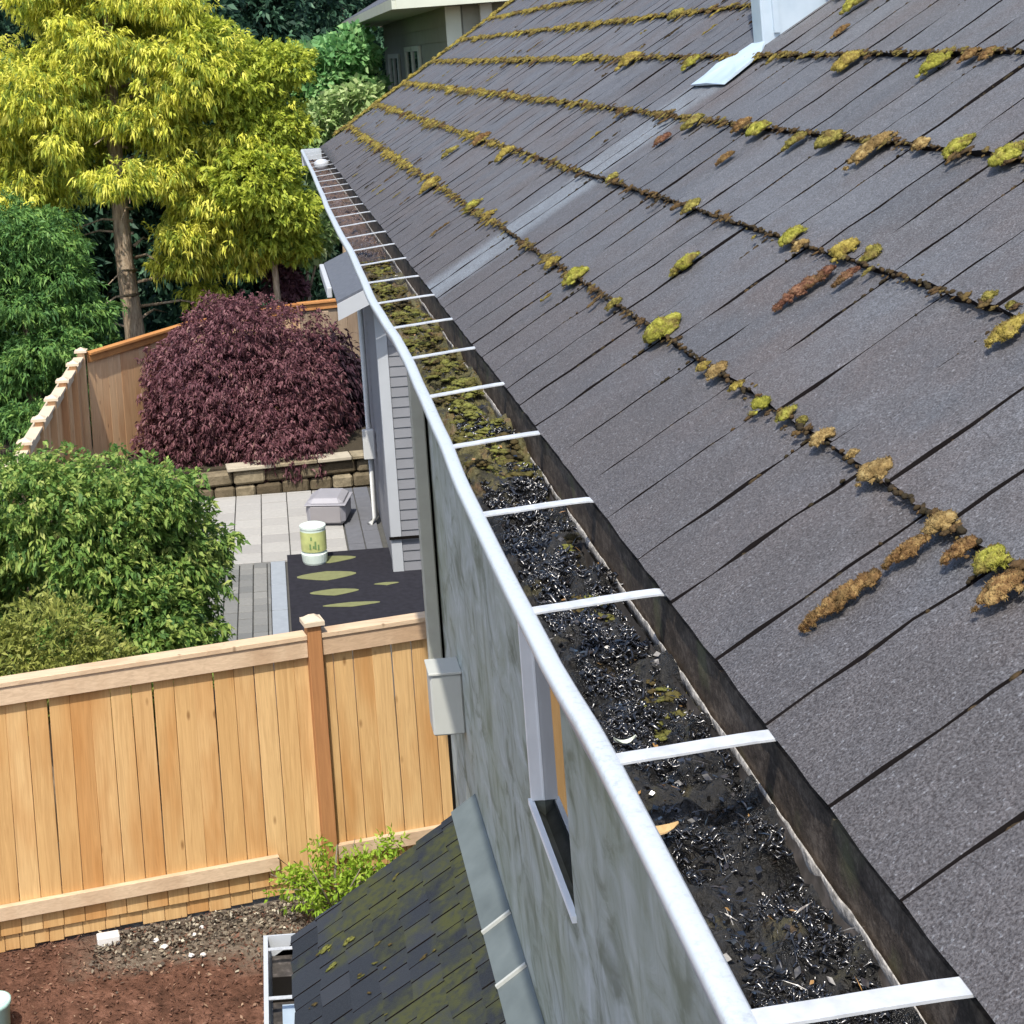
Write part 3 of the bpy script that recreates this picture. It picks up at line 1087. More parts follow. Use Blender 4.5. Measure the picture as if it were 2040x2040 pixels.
leaf_or = simple('dry_orange_leaf', (.55, .24, .05), .5, .4, .2, 90)
leaf_pa = simple('bleached_leaf', (.42, .46, .40), .4, .5, .15, 90)
leaf_tan = simple('tan_leaf', (.40, .27, .12), .55, .4, .25, 90)
leaf_thing('fallen_leaf', 'small orange leaf on the black sludge above the fifth strap from the bottom', 'leaf', .300, 1.66, .019, .008, -.5, leaf_or)
leaf_thing('fallen_leaf', 'bleached grey green leaf beside the orange leaf in the gutter', 'leaf', .330, 1.67, .024, .009, .1, leaf_pa)
leaf_thing('fallen_leaf', 'curled brown leaf near the lip just above a white strap', 'leaf', .312, 1.47, .045, .018, .1, leaf_tan)
leaf_thing('fallen_leaf', 'tan leaf scrap close to the lip by the lowest strap', 'leaf', .31, 1.14, .022, .007, -.2, leaf_tan)
leaf_thing('fallen_leaf', 'orange leaf scrap against the inside of the gutter lip', 'leaf', .296, 1.20, .016, .006, 1.1, leaf_or)
b = MB()
zz = debris_z(.33, 2.77)
b.box(.316, .336, 2.74, 2.80, zz + .003, zz + .008, None)
o = b.build('plastic_scrap', simple('pale_blue_wrapper', (.55, .68, .78), .25, .5, .15, 60), None, .002)
tag(o, 'pale blue and white scrap floating in the gutter water', 'litter')


# ------------------------------------------------------------------ moss on the roof
def cushion(L, W, H, nlobe, nspike, seed, subdetail=True, spike=.0035):
    """moss cushion: a crowd of small lobes over an uneven mound plus short upright shoots; returns vertices and triangles"""
    r = np.random.default_rng(seed)
    Vl, Ql, k = [], [], 0
    cents = []
    for i in range(nlobe):
        a = r.uniform(0, 6.28)
        q = math.sqrt(r.random()) * .92
        out = i > .68 * nlobe
        if out:
            q = r.uniform(.9, 1.45)
        x, y = q * math.cos(a), q * math.sin(a)
        if L > 1.6 * W:
            x = max(-.9, min(.9, x))
        taper = 1 - .55 * max(0, -x) if L > 1.6 * W else 1
        y *= taper
        hz = H * max(.1, (1 - q * q)) ** .6 * r.uniform(.65, 1.15)
        rad = .5 * min(L, W) * (r.uniform(.14, .32) if out else r.uniform(.34, .62)) * taper
        c = np.array([x * (L / 2 - rad * .4), y * max(.0, W / 2 - rad * .5), hz * .45])
        co, tr = LOBES[(2 * r.integers(0, 8) + (0 if subdetail else 1))]
        g = r.uniform(0, 6.28)
        rt_ = np.array([[math.cos(g), -math.sin(g), 0], [math.sin(g), math.cos(g), 0], [0, 0, 1]])
        Vl.append((co @ rt_.T) * np.array([rad * r.uniform(.9, 1.35), rad, rad * .6 if out else max(rad * .7, hz * .6)]) + c)
        Ql.append(tr + k)
        k += len(co)
    V = np.concatenate(Vl)
    Q = np.concatenate(Ql)
    if nspike:
        tri = r.integers(0, len(Q), nspike)
        A, B, C = V[Q[tri, 0]], V[Q[tri, 1]], V[Q[tri, 2]]
        P = (A + B + C) / 3
        N = np.cross(B - A, C - A)
        N /= np.maximum(np.linalg.norm(N, axis=1, keepdims=True), 1e-9)
        N = N + r.normal(size=N.shape) * .45 + np.array([0, 0, .3])
        N /= np.linalg.norm(N, axis=1, keepdims=True)
        S = np.cross(N, r.normal(size=N.shape))
        S /= np.maximum(np.linalg.norm(S, axis=1, keepdims=True), 1e-9)
        ln = spike * r.uniform(.5, 1.3, (nspike, 1))
        T = np.stack([P - S * ln * .22 - N * ln * .2, P + S * ln * .22 - N * ln * .2, P + N * ln], 1).reshape(-1, 3)
        Q = np.concatenate([Q, np.arange(3 * nspike).reshape(-1, 3) + len(V)])
        V = np.concatenate([V, T])
    return V, Q


ORD = ['first', 'second', 'third', 'fourth', 'fifth', 'sixth', 'seventh', 'eighth', 'ninth', 'tenth', 'eleventh', 'twelfth']
# (slope distance m, eave distance m, length m, width m, height m, look)
BIG = [(0.255, 2.182, 0.03, 0.0267, 0.0097, 'yellow', 1),
       (0.265, 2.099, 0.0262, 0.0226, 0.0083, 'yellow', 1),
       (0.271, 2.05, 0.0128, 0.0147, 0.0054, 'olive', 1),
       (0.265, 1.967, 0.0283, 0.0226, 0.0083, 'tan', 1),
       (0.27, 1.877, 0.0129, 0.0121, 0.0044, 'tan', 1),
       (0.265, 1.8, 0.0326, 0.0311, 0.0113, 'tan', 1),
       (0.258, 1.611, 0.0282, 0.0289, 0.0106, 'tan', 1),
       (0.246, 1.549, 0.0411, 0.02, 0.0073, 'brown', 1),
       (0.257, 1.497, 0.0281, 0.0296, 0.0108, 'yellow', 1),
       (0.24, 1.449, 0.043, 0.026, 0.0095, 'brown', 1),
       (0.213, 1.612, 0.0554, 0.0197, 0.0072, 'brown', 1),
       (0.131, 1.613, 0.1008, 0.0255, 0.0093, 'brown', 1),
       (0.501, 1.889, 0.0561, 0.0285, 0.0104, 'gold', 2),
       (0.263, 2.409, 0.0331, 0.026, 0.0095, 'tan', 1),
       (0.26, 2.304, 0.0202, 0.0149, 0.0054, 'gold', 1),
       (0.406, 3.006, 0.0582, 0.0367, 0.0134, 'yellow', 1),
       (0.539, 2.729, 0.0392, 0.0373, 0.0136, 'yellow', 2),
       (0.543, 2.497, 0.0421, 0.0395, 0.0144, 'gold', 2),
       (0.452, 2.47, 0.1158, 0.0302, 0.011, 'red', 2),
       (0.498, 2.395, 0.0494, 0.0189, 0.0069, 'red', 2),
       (0.556, 2.407, 0.0301, 0.0294, 0.0107, 'olive', 2),
       (0.544, 2.006, 0.0163, 0.0173, 0.0063, 'olive', 2),
       (0.542, 1.945, 0.0109, 0.0112, 0.0041, 'olive', 2),
       (0.269, 2.746, 0.0566, 0.0553, 0.0202, 'yellow', 1),
       (0.782, 3.538, 0.0486, 0.0483, 0.0176, 'yellow', 3),
       (0.763, 3.255, 0.061, 0.0328, 0.012, 'olive', 3),
       (0.781, 3.093, 0.0464, 0.0467, 0.0171, 'olive', 3),
       (0.767, 2.866, 0.112, 0.0412, 0.015, 'tan', 3),
       (0.799, 2.704, 0.0304, 0.0292, 0.0106, 'tan', 3),
       (0.804, 2.57, 0.053, 0.0351, 0.0128, 'yellow', 3),
       (0.796, 2.39, 0.0508, 0.0412, 0.0151, 'yellow', 3),
       (1.028, 3.539, 0.0619, 0.0534, 0.0195, 'gold', 4),
       (1.024, 3.073, 0.0576, 0.0442, 0.0161, 'yellow', 4),
       (1.052, 2.971, 0.0334, 0.0278, 0.0101, 'brown', 4),
       (1.054, 2.902, 0.0308, 0.025, 0.0091, 'brown', 4),
       (1.158, 3.856, 0.041, 0.0249, 0.0091, 'brown', 4),
       (1.274, 4.016, 0.0878, 0.0491, 0.0179, 'yellow', 5),
       (0.685, 3.516, 0.0396, 0.0253, 0.0092, 'brown', 3),
       (0.704, 4.12, 0.0438, 0.0326, 0.0119, 'red', 3),
       (0.779, 4.05, 0.0557, 0.0466, 0.017, 'olive', 3),
       (0.793, 3.681, 0.0414, 0.0344, 0.0126, 'brown', 3),
       (1.029, 4.804, 0.054, 0.0483, 0.0177, 'yellow', 4),
       (1.322, 5.865, 0.066, 0.0506, 0.0185, 'olive', 5),
       (1.042, 5.645, 0.0811, 0.0771, 0.0282, 'gold', 4),
       (0.494, 5.651, 0.0706, 0.0569, 0.0208, 'gold', 2),
       (0.525, 6.426, 0.0683, 0.0554, 0.0202, 'brown', 2),
       (0.412, 6.712, 0.0923, 0.0434, 0.0159, 'olive', 2),
       (0.269, 5.149, 0.0515, 0.0481, 0.0176, 'yellow', 1),
       (0.244, 6.219, 0.0777, 0.067, 0.0245, 'gold', 1),
       (0.534, 3.346, 0.0418, 0.0337, 0.0123, 'olive', 2),
       (0.542, 4.118, 0.036, 0.0266, 0.0097, 'olive', 2),
       (0.263, 3.471, 0.0521, 0.0474, 0.0173, 'yellow', 1),
       (0.259, 3.091, 0.029, 0.0244, 0.0089, 'olive', 1),
       (0.26, 3.732, 0.035, 0.0322, 0.0118, 'gold', 1),
       (0.255, 2.462, 0.02, 0.0195, 0.0071, 'gold', 1),
       (0.526, 2.656, 0.0249, 0.0248, 0.0091, 'tan', 2),
       (0.27, 4.82, 0.0452, 0.0346, 0.0127, 'gold', 1)]
LOOK = {'yellow': ('plump yellow green moss cushion', 'moss_yellow'), 'gold': ('golden moss cushion', 'moss_gold'),
        'olive': ('dull olive moss tuft', 'moss_olive'), 'tan': ('knobbly tan moss clump', 'moss_tan'),
        'brown': ('brown moss clump', 'moss_brown'), 'red': ('reddish brown moss strip', 'moss_red')}
seams = {}
for it in BIG:
    seams.setdefault(it[6], []).append(it)
cnt = 0
for seam, items in seams.items():
    items.sort(key=lambda q: q[1])
    seen = {}
    for s_, y_, L_, W_, H_, look, _ in items:
        seen[look] = seen.get(look, 0) + 1
        adj, mat = LOOK[look]
        if L_ > 1.9 * W_:
            adj = adj.replace('cushion', 'ridge').replace('clump', 'ridge').replace('tuft', 'ridge')
        tot = sum(1 for q in items if q[5] == look)
        lab = '%s on the %s shingle seam above the gutter' % (adj, ORD[seam - 1])
        lab = ('only ' + lab) if tot == 1 else ('%s from the right, ' % ORD[seen[look] - 1] + lab)
        lab = lab.replace(' above the gutter', ' above gutter')
        ratio = max(1.0, L_ / W_)
        Vc, Qc = cushion(L_ * 1.05, W_ * 1.1, H_ * 1.1, int(14 + 14 * ratio), int(1100 * ratio), cnt, spike=.0016 + .05 * W_)
        o = link('moss_clump', np_mesh('moss_clump', Vc, Qc, smooth=True), M[mat], None,
                 mtx=ROOF @ Matrix.Translation((s_, y_, .001)) @ Matrix.Rotation(random.uniform(-.12, .12), 4, 'Z'))
        tag(o, lab, 'moss', 'moss clumps on the roof')
        cnt += 1

# small moss and dirt fringe along the seams: one uncountable mass
protos = [cushion(2, 2, 1.0, 6, 40, 900 + i, False, .35) for i in range(6)] + [LOBES[2 * i + 1] for i in range(8)]
Vs, Qs, Ts = [], [], []
kk = 0
RM = np.array(ROOF)


def fringe(s, y, L, W, H, tint, p=None, h=0.0):
    global kk
    co, q = protos[random.randrange(6) if p is None else p]
    a = random.uniform(-.6, .6) if h == 0 else 0
    b_ = random.uniform(0, 6.28)
    c = np.c_[co[:, 0] * math.cos(b_) - co[:, 1] * math.sin(b_), co[:, 0] * math.sin(b_) + co[:, 1] * math.cos(b_), co[:, 2]] * np.array([L / 2, W / 2, H])
    c = np.c_[c[:, 0] * math.cos(a) - c[:, 1] * math.sin(a) + s, c[:, 0] * math.sin(a) + c[:, 1] * math.cos(a) + y, c[:, 2] + .001 + h]
    Vs.append(c @ RM[:3, :3].T + RM[:3, 3])
    Qs.append(q + kk)
    Ts.append(np.full(len(q), tint))
    kk += len(co)


rf = random.Random(11)
for k in range(1, NROW):
    y = .35
    while y < RY1 - .03:
        far = min(1, max(0, (y - 2.0) / 6))
        d1 = mnoise.noise(Vector((y * 2.0, k * 5.3, 0)))
        d2 = mnoise.noise(Vector((y * 7.5, k * 3.1, 4)))
        dens = .30 + .5 * far + .55 * d1 + .45 * d2 + (.12 if k > 2 else 0)
        gold = .5 + .5 * mnoise.noise(Vector((y * 1.3, k * 2.7, 11)))
        if rf.random() < dens:
            sz = .0035 + .014 * rf.random() ** 2.6 + max(0, d2) * .010 * rf.random() + far * .026 * rf.random() ** 1.4
            el = rf.uniform(1, 1.7) if rf.random() < .75 else rf.uniform(1.8, 3.2)
            ti = min(1, max(0, 0.08 + .62 * far * rf.random() + .55 * gold * rf.random() + .15 * max(0, d1)))
            fringe(k * EXPO + rf.gauss(-.006, .006) - (el - 1) * sz * .35, y, sz * el, sz * rf.uniform(.8, 1.3), sz * rf.uniform(.28, .5), ti, None if sz > .006 else 6 + rf.randrange(8))
        y += rf.uniform(.003, .013) * (1.0 if y < 5 else 1.5)
    # dark crumbs packed under the butts
    y = .35
    while y < 8:
        if mnoise.noise(Vector((y * 3, k * 2.2, 7))) > -.35:
            fringe(k * EXPO - rf.uniform(.001, .009), y, rf.uniform(.004, .011), rf.uniform(.005, .016), .004, rf.random() ** 2 * .16, 6 + rf.randrange(8))
        y += rf.uniform(.005, .022)
for row, y, w, jz, rot in places:                     # grit lodged in the near slots
    if y > 5:
        continue
    for q_ in range(16):
        if mnoise.noise(Vector((row * 3.3 + q_ * .21, y * 9, 2))) > -.1:
            sz = rf.uniform(.0025, .0065)
            fringe(row * EXPO + rf.uniform(.0, .262), y - .0028 + rf.gauss(0, .0008), sz * rf.uniform(1.2, 3), sz, .003, rf.random() ** 3 * .16, 6 + rf.randrange(8), -.0095)
for i in range(110):                                  # growth lodged in the slots, mostly far off
    s0 = rf.randrange(0, NROW) * EXPO + rf.uniform(.03, .25)
    y = 3.4 + 8.4 * rf.random() ** .8
    L = rf.uniform(.02, .075)
    tn = rf.random() ** 1.4 * .7
    for q_ in range(4):
        fringe(s0 + rf.uniform(-.5, .5) * L, y + rf.gauss(0, .003), L * rf.uniform(.3, .7), L * rf.uniform(.12, .28), .006, min(1, tn * rf.uniform(.6, 1.4)))
for i in range(900):                                  # growth along the far rake edge
    s = rf.uniform(.15, 2.4)
    sz = .012 + .04 * rf.random() ** 2
    fringe(s, RY1 - abs(rf.gauss(0, .045)) + .012, sz * rf.uniform(1, 1.8), sz, sz * .45, .35 + .6 * rf.random())
V, Q, T_ = np.concatenate(Vs), np.concatenate(Qs), np.concatenate(Ts)
o = link('moss_fringe', np_mesh('moss_fringe', V, Q, T_, smooth=True), M['moss_fringe'])
tag(o, 'thin crust of small moss and grit along every shingle seam', 'moss', kind='stuff')

# moss and matted leaves heaped in the middle of the gutter
Vs, Qs, Ts = [], [], []
kk = 0
RM = np.array(Matrix.Identity(4))
gm = random.Random(31)
for i in range(2100):
    y = 2.72 + 3.0 * gm.random() ** 1.25 if i < 1700 else gm.uniform(1.7, 2.75)
    lx = lipx(y)
    x = lx + .058 + (EX - .02 - lx - .058) * gm.random()
    nz = mnoise.noise(Vector((x * 13, y * 6, 2)))
    if nz < (-.25 if i < 1700 else .12) + .3 * gm.random():
        continue
    n0 = len(Vs)
    L = gm.uniform(.012, .034)
    ti = min(1, max(0, .32 + .45 * mnoise.noise(Vector((x * 9, y * 5, 8))) + gm.uniform(-.18, .25)))
    fringe(x, y, L, L * gm.uniform(.7, 1.6), L * gm.uniform(.18, .4), ti)
    Vs[-1][:, 2] += debris_z(x, y)
V, Q, T_ = np.concatenate(Vs), np.concatenate(Qs), np.concatenate(Ts)
o = link('gutter_moss', np_mesh('gutter_moss', V, Q, T_, smooth=True), M['damp_moss'])
tag(o, 'green and golden moss matted over the sludge in the middle of the gutter', 'moss', kind='stuff')

# ------------------------------------------------------------------ porch roof below
PX0, PZ0 = -.131, -3.977
PP = math.atan2(.479, .739)
PROOF = Matrix(((math.cos(PP), 0, -math.sin(PP), PX0), (0, 1, 0, 0), (math.sin(PP), 0, math.cos(PP), PZ0), (0, 0, 0, 1)))
PLEN = (WX - PX0) / math.cos(PP)
PY0, PY1 = 2.6, 7.34
b = MB()
b.box(.01, PLEN - .02, PY0, PY1 - .01, -.11, -.012, PROOF)
pr = b.build('porch_roof', M['deck'], house)
tag(pr, 'dark mossy shingle roof of the porch below the wall')
pm = []
for i in range(6):
    me = shingle_mesh(300 + i, .18, 1.0, .007, .007 / .143, 3, 3, .005, .002, mat=M['porch_shingle'])
    pm.append(me)
pe = .143
k = 0
for row in range(8):
    y = PY0 - rs.uniform(0, .12)
    while y < PY1 - .02:
        w = min(rs.uniform(.10, .19), PY1 - y)
        if row * pe < PLEN - .03:
            link('shingle', pm[k % 6], None, pr, mtx=PROOF @ Matrix.Translation((row * pe - .01 + rs.uniform(-.006, .006), y, .0)) @ Matrix.Diagonal((min(1, (PLEN - .01 - row * pe) / .18), w - .008, 1, 1)))
            k += 1
        y += w
Vs, Qs, Ts = [], [], []
kk = 0
RM = np.array(PROOF)
for i in range(70):
    y = rf.uniform(3.6, 7.2)
    s = rf.uniform(.05, .75)
    L = rf.uniform(.01, .03)
    fringe(s, y, L * 1.6, L * .7, .006, .2 + .25 * rf.random())
for s, y, L in ((.17, 7.02, .09), (.2, 6.86, .06), (.20, 6.3, .13), (.42, 6.15, .14), (.31, 5.9, .1), (.3, 6.95, .07)):
    fringe(s, y, L, L * .5, .012, .55)
V, Q, T_ = np.concatenate(Vs), np.concatenate(Qs), np.concatenate(Ts)
o = link('moss_patches', np_mesh('moss_patches', V, Q, T_, smooth=True), M['damp_moss'])
tag(o, 'scattered green moss specks on the dark porch roof', 'moss', kind='stuff')
# flashing sheets along the top of the porch roof
fp = [(.632, -3.479), (.7485, -3.402)]
yy_ = [2.6, 4.05, 4.62, 5.42, 6.35, 7.34]
for i in range(len(yy_) - 1):
    b = MB()
    lift = .004 + .006 * (i % 2)
    y0_, y1_ = yy_[i], yy_[i + 1] + (.05 if i < len(yy_) - 2 else 0)
    b.add([(fp[0][0], y0_, fp[0][1] + lift), (fp[1][0], y0_, fp[1][1] + lift), (fp[1][0], y1_, fp[1][1] + lift), (fp[0][0], y1_, fp[0][1] + lift),
           (fp[0][0], y0_, fp[0][1] + lift - .004), (fp[1][0], y0_, fp[1][1] + lift - .004), (fp[1][0], y1_, fp[1][1] + lift - .004), (fp[0][0], y1_, fp[0][1] + lift - .004)],
          [(0, 1, 2, 3), (7, 6, 5, 4), (0, 4, 5, 1), (1, 5, 6, 2), (2, 6, 7, 3), (3, 7, 4, 0)])
    b.build('flashing', M['flashing'], house)
for yf in (6.3, 5.93):
    b = MB()
    b.box(.0, .138, -.006, .006, 0, .012, Matrix.Translation((fp[0][0], yf, fp[0][1] + .010)) @ Matrix.Rotation(-math.atan2(fp[1][1] - fp[0][1], fp[1][0] - fp[0][0]), 4, 'Y'))
    b.build('flashing_fold', M['box_grey'], house)
# porch gutter
b = MB()
gx = PX0 - .135
yA, yB = PY0, PY1 + .01
gz = -3.985
b.prism([(gx, gz), (gx + .02, gz), (gx + .02, gz - .008), (gx + .008, gz - .012), (gx + .03, gz - .10), (gx + .15, gz - .10), (gx + .15, gz - .03), (gx + .147, gz - .03), (gx + .147, gz - .097), (gx + .027, gz - .104), (gx, gz - .012)], yA, yB)
pg = b.build('gutter', M['white_metal'], house)
tag(pg, 'short white gutter along the edge of the porch roof')
b = MB()
b.box(gx, gx + .15, yB, yB + .008, gz - .104, gz + .002)
b.build('end_cap', M['white_metal'], pg)
b = MB()
b.box(gx + .032, gx + .144, yA, yB - .005, gz - .096, gz - .088)
b.build('trough_lining', M['gutter_in'], pg)
b = MB()
b.box(gx + .075, gx + .144, yA, 6.93, gz - .075, gz - .070)
b.build('metal_pan', M['zinc'], pg)
b = MB()
b.box(gx + .032, gx + .144, 6.98, 7.16, gz - .087, gz - .08)
b.build('dark_patch', M['gap'], pg)  # flat black sheet on the trough bottom
for yk in (7.24, 6.86, 6.46, 6.06):
    b = MB()
    b.box(gx + .018, gx + .146, yk, yk + .022, gz - .006, gz - .003)
    b.build('strap', M['strap'], pg)

# ------------------------------------------------------------------ near cedar fence
FA, FB = Vector((-4.2, 10.22, 0)), Vector((1.62, 11.5, 0))
fd = (FB - FA).normalized()
fn = Vector((fd.y, -fd.x, 0))          # towards the camera
FT, FBOT = -3.97, -5.78
FM = Matrix(((fd.x, fn.x, 0, FA.x), (fd.y, fn.y, 0, FA.y), (0, 0, 1, 0), (0, 0, 0, 1)))   # local x along the fence, y towards the camera


def fence_board(w, h, t=.018, name='board'):
    return MB().box(0, w, 0, t, 0, h).mesh(name, .0035)


fence = thing('cedar_fence', 'new honey coloured cedar board fence with a pale top rail across the yard', 'fence', FM @ Vector((2.9, 0, GZ)))
bm_ = [fence_board(.1375, 1.60), ]
bm_[0].materials.append(M['cedar'])
flen = (FB - FA).length
POSTX = (Vector((.09, 11.17, 0)) - FA).dot(fd)
x = 0
rs3 = random.Random(9)
while x < flen - .1:
    if not (POSTX - .139 < x + .0 < POSTX + .03):
        link('board', bm_[0], None, fence, mtx=FM @ Matrix.Translation((x, rs3.uniform(-.002, .002), FBOT + .13)) @ Matrix.Rotation(rs3.uniform(-.004, .004), 4, 'Y'))
        x += .1405 + rs3.uniform(0, .0025)
    else:
        link('board', bm_[0], None, fence, mtx=FM @ Matrix.Translation((x, 0, FBOT + .13)))
        x += .143
b = MB().box(0, POSTX - .051, .019, .058, FT - .145, FT - .022, FM)
b.build('rail', M['cedar_rail'], fence, .003)
b = MB().box(POSTX + .051, flen, .019, .058, FT - .145, FT - .022, FM)
b.build('rail', M['cedar_rail'], fence, .003)
b = MB().box(0, POSTX - .051, -.05, .07, FT - .0215, FT + .012, FM)
b.build('cap_rail', M['cedar_rail'], fence, .003)
b = MB().box(POSTX + .051, flen, -.05, .07, FT - .0215, FT + .012, FM)
b.build('cap_rail', M['cedar_rail'], fence, .003)
b = MB().box(0, POSTX - .36, .019, .058, -5.53, -5.437, FM)
b.build('bottom_rail', M['cedar_rail'], fence, .003)
b = MB().box(POSTX + .051, flen, .019, .058, -5.53, -5.437, FM)
b.build('bottom_rail', M['cedar_rail'], fence, .003)
b = MB().box(POSTX - .05, POSTX + .05, -.02, .08, GZ, FT + .075, FM)
post = b.build('post', M['cedar_post'], fence, .004)
b = MB()
b.box(POSTX - .072, POSTX + .072, -.042, .102, FT + .076, FT + .105, FM)
pc = [FM @ Vector(p) for p in ((POSTX - .06, -.03, FT + .106), (POSTX + .06, -.03, FT + .106), (POSTX + .06, .09, FT + .106), (POSTX - .06, .09, FT + .106),
                               (POSTX - .02, .01, FT + .135), (POSTX + .02, .01, FT + .135), (POSTX + .02, .05, FT + .135), (POSTX - .02, .05, FT + .135))]
b.add(pc, [(3, 2, 1, 0), (4, 5, 6, 7), (0, 1, 5, 4), (1, 2, 6, 5), (2, 3, 7, 6), (3, 0, 4, 7)])
b.build('cap', M['cap_white'], post)
x = 0
kick = [fence_board(w, .34, .016, 'kickboard') for w in (.095, .125, .15)]
for k_ in kick:
    k_.materials.append(M['cedar'])
while x < flen - .2:
    i = rs3.randrange(3)
    w = (.095, .125, .15)[i]
    bot = -5.785 + .012 * x + .03 * mnoise.noise(Vector((x * 1.3, 0, 0))) + rs3.uniform(-.010, .010)
    link('kickboard', kick[i], None, fence, mtx=FM @ Matrix.Translation((x, -.018, bot)))
    x += w + .003

# ------------------------------------------------------------------ far fences


def run_fence(th, A, B, top, bot, mat, railmat, board=.14, side=1, capped=True, two=True):
    A, B = Vector(A), Vector(B)
    d = (B - A)
    ln = d.length
    d.normalize()
    nn = Vector((d.y, -d.x, 0)) * side
    FMx = Matrix(((d.x, nn.x, 0, A.x), (d.y, nn.y, 0, A.y), (0, 0, 1, 0), (0, 0, 0, 1)))
    me = MB().box(0, board - .004, 0, .018, 0, top - bot - .03).mesh('board', .002)
    me.materials.append(mat)
    x = 0
    while x < ln - .03:
        link('board', me, None, th, mtx=FMx @ Matrix.Translation((x, rs3.uniform(-.003, .003), bot)))
        x += board
    MB().box(0, ln, .019, .055, top - .13, top - .03, FMx).build('rail', railmat, th, .003)
    MB().box(0, ln, -.05, .09, top - .029, top + .006, FMx).build('cap_rail', railmat, th, .003)
    return FMx


lf = thing('side_fence', 'pale cedar side fence with a row of capped posts running along the left', 'fence', (-2.77, 18.5, GZ))
run_fence(lf, (-2.77, 13.0, 0), (-2.77, 22.2, 0), -3.86, -5.6, M['cedar_back'], M['cap_white'], side=1)
pb = MB().box(-.05, .05, -.05, .05, GZ, -3.80).mesh('post', .004)
pb.materials.append(M['cedar_back'])
cb_ = MB().box(-.085, .085, -.085, .085, 0, .03)
cb_.add([(-.07, -.07, .03), (.07, -.07, .03), (.07, .07, .03), (-.07, .07, .03), (0, 0, .07)], [(0, 1, 4), (1, 2, 4), (2, 3, 4), (3, 0, 4)])
cme = cb_.mesh('cap')
cme.materials.append(M['cap_white'])
for yv in (13.65, 14.75, 15.85, 16.9, 18.0, 19.1, 20.2, 21.3, 22.27):
    p_ = link('post', pb, None, lf, loc=(-2.72, yv, 0))
    link('cap', cme, None, p_, loc=(0, 0, -3.799))
bf = thing('back_fence', 'orange cedar back fence angling behind the burgundy maple', 'fence', (-1.4, 24.2, GZ))
run_fence(bf, (-2.66, 22.35, 0), (-1.35, 24.35, 0), -3.83, -5.45, M['cedar_back'], M['cedar_rail_o'], .145)
run_fence(bf, (-1.34, 24.4, 0), (.35, 25.45, 0), -3.83, -5.45, M['cedar_back'], M['cedar_rail_o'], .145)
wf = thing('dull_fence', 'dull brown fence panel between the maple and the grey wing', 'fence', (.9, 25.6, GZ))
run_fence(wf, (.36, 25.5, 0), (2.6, 25.9, 0), -3.83, -5.45, M['cedar_dull'], M['cedar_rail_o'], .16)  # panel in a duller brown than the other fences
for xv in (.75, 1.9):
    MB().box(xv, xv + .1, 25.38, 25.46, GZ, -3.98).build('post', M['cedar_dull'], wf, .004)

# ------------------------------------------------------------------ patio
b = MB()
b.box(-2.6, 1.2, 14.6, 21.75, GZ, GZ + .02)
patio = tag(b.build('patio', M['joint']), kind='structure')


def pavers(name, x0, x1, y0, y1, wx, wy, mat, gap=.012, z=GZ + .021, h=.03):
    me = MB().box(0, wx - gap, 0, wy - gap, 0, h).mesh(name, .004)
    me.materials.append(mat)
    yv = y0
    while yv < y1 - .02:
        xv = x0
        while xv < x1 - .02:
            sx = min(1, (x1 - xv) / wx)
            link(name, me, None, patio, mtx=Matrix.Translation((xv, yv, z + rs3.uniform(-.003, .003))) @ Matrix.Diagonal((sx, min(1, (y1 - yv) / wy), 1, 1)))
            xv += wx
        yv += wy


pavers('slab', -1.72, .66, 18.75, 21.7, .34, .36, M['slab'])
pavers('shaded_slab', .67, 1.08, 17.2, 21.7, .205, .5, M['slab_shaded'])  # strip beside the wing, its shadow painted as darker slabs
pavers('brick', -1.74, -.27, 15.4, 18.74, .16, .21, M['brick'])
pavers('border_stone', -.265, -.085, 15.4, 18.74, .18, .835, M['border'])

# retaining wall of stones
rw = thing('retaining_wall', 'low brown stone retaining wall with pale caps behind the patio', 'wall', (-.8, 21.9, GZ))
RWM = Matrix.Translation((-2.75, 21.45, 0)) @ Matrix.Rotation(.11, 4, 'Z')
for row in range(2):
    x = -.1 - .13 * row
    while x < 3.95:
        w = rs3.uniform(.26, .58)
        bb = MB().box(x, x + w - .015, rs3.uniform(.0, .07), .25, GZ + row * .195, GZ + row * .195 + rs3.uniform(.165, .187), RWM)
        bb.build('stone', M['stone'], rw, .03)
        x += w
x = -.1
while x < 3.95:
    w = rs3.uniform(.45, .7)
    if x + w < 1.2 or x > 1.75:
        MB().box(x, x + w - .012, -.03, .28, GZ + .392, GZ + .44, RWM).build('capstone', M['capstone'] if rs3.random() < .6 else M['stone'], rw, .008)
    x += w
b = MB()
b.box(-6, 6, 22.0, 26.2, GZ - .01, GZ + .36)
tag(b.build('garden_bed', M['ground']), kind='structure')

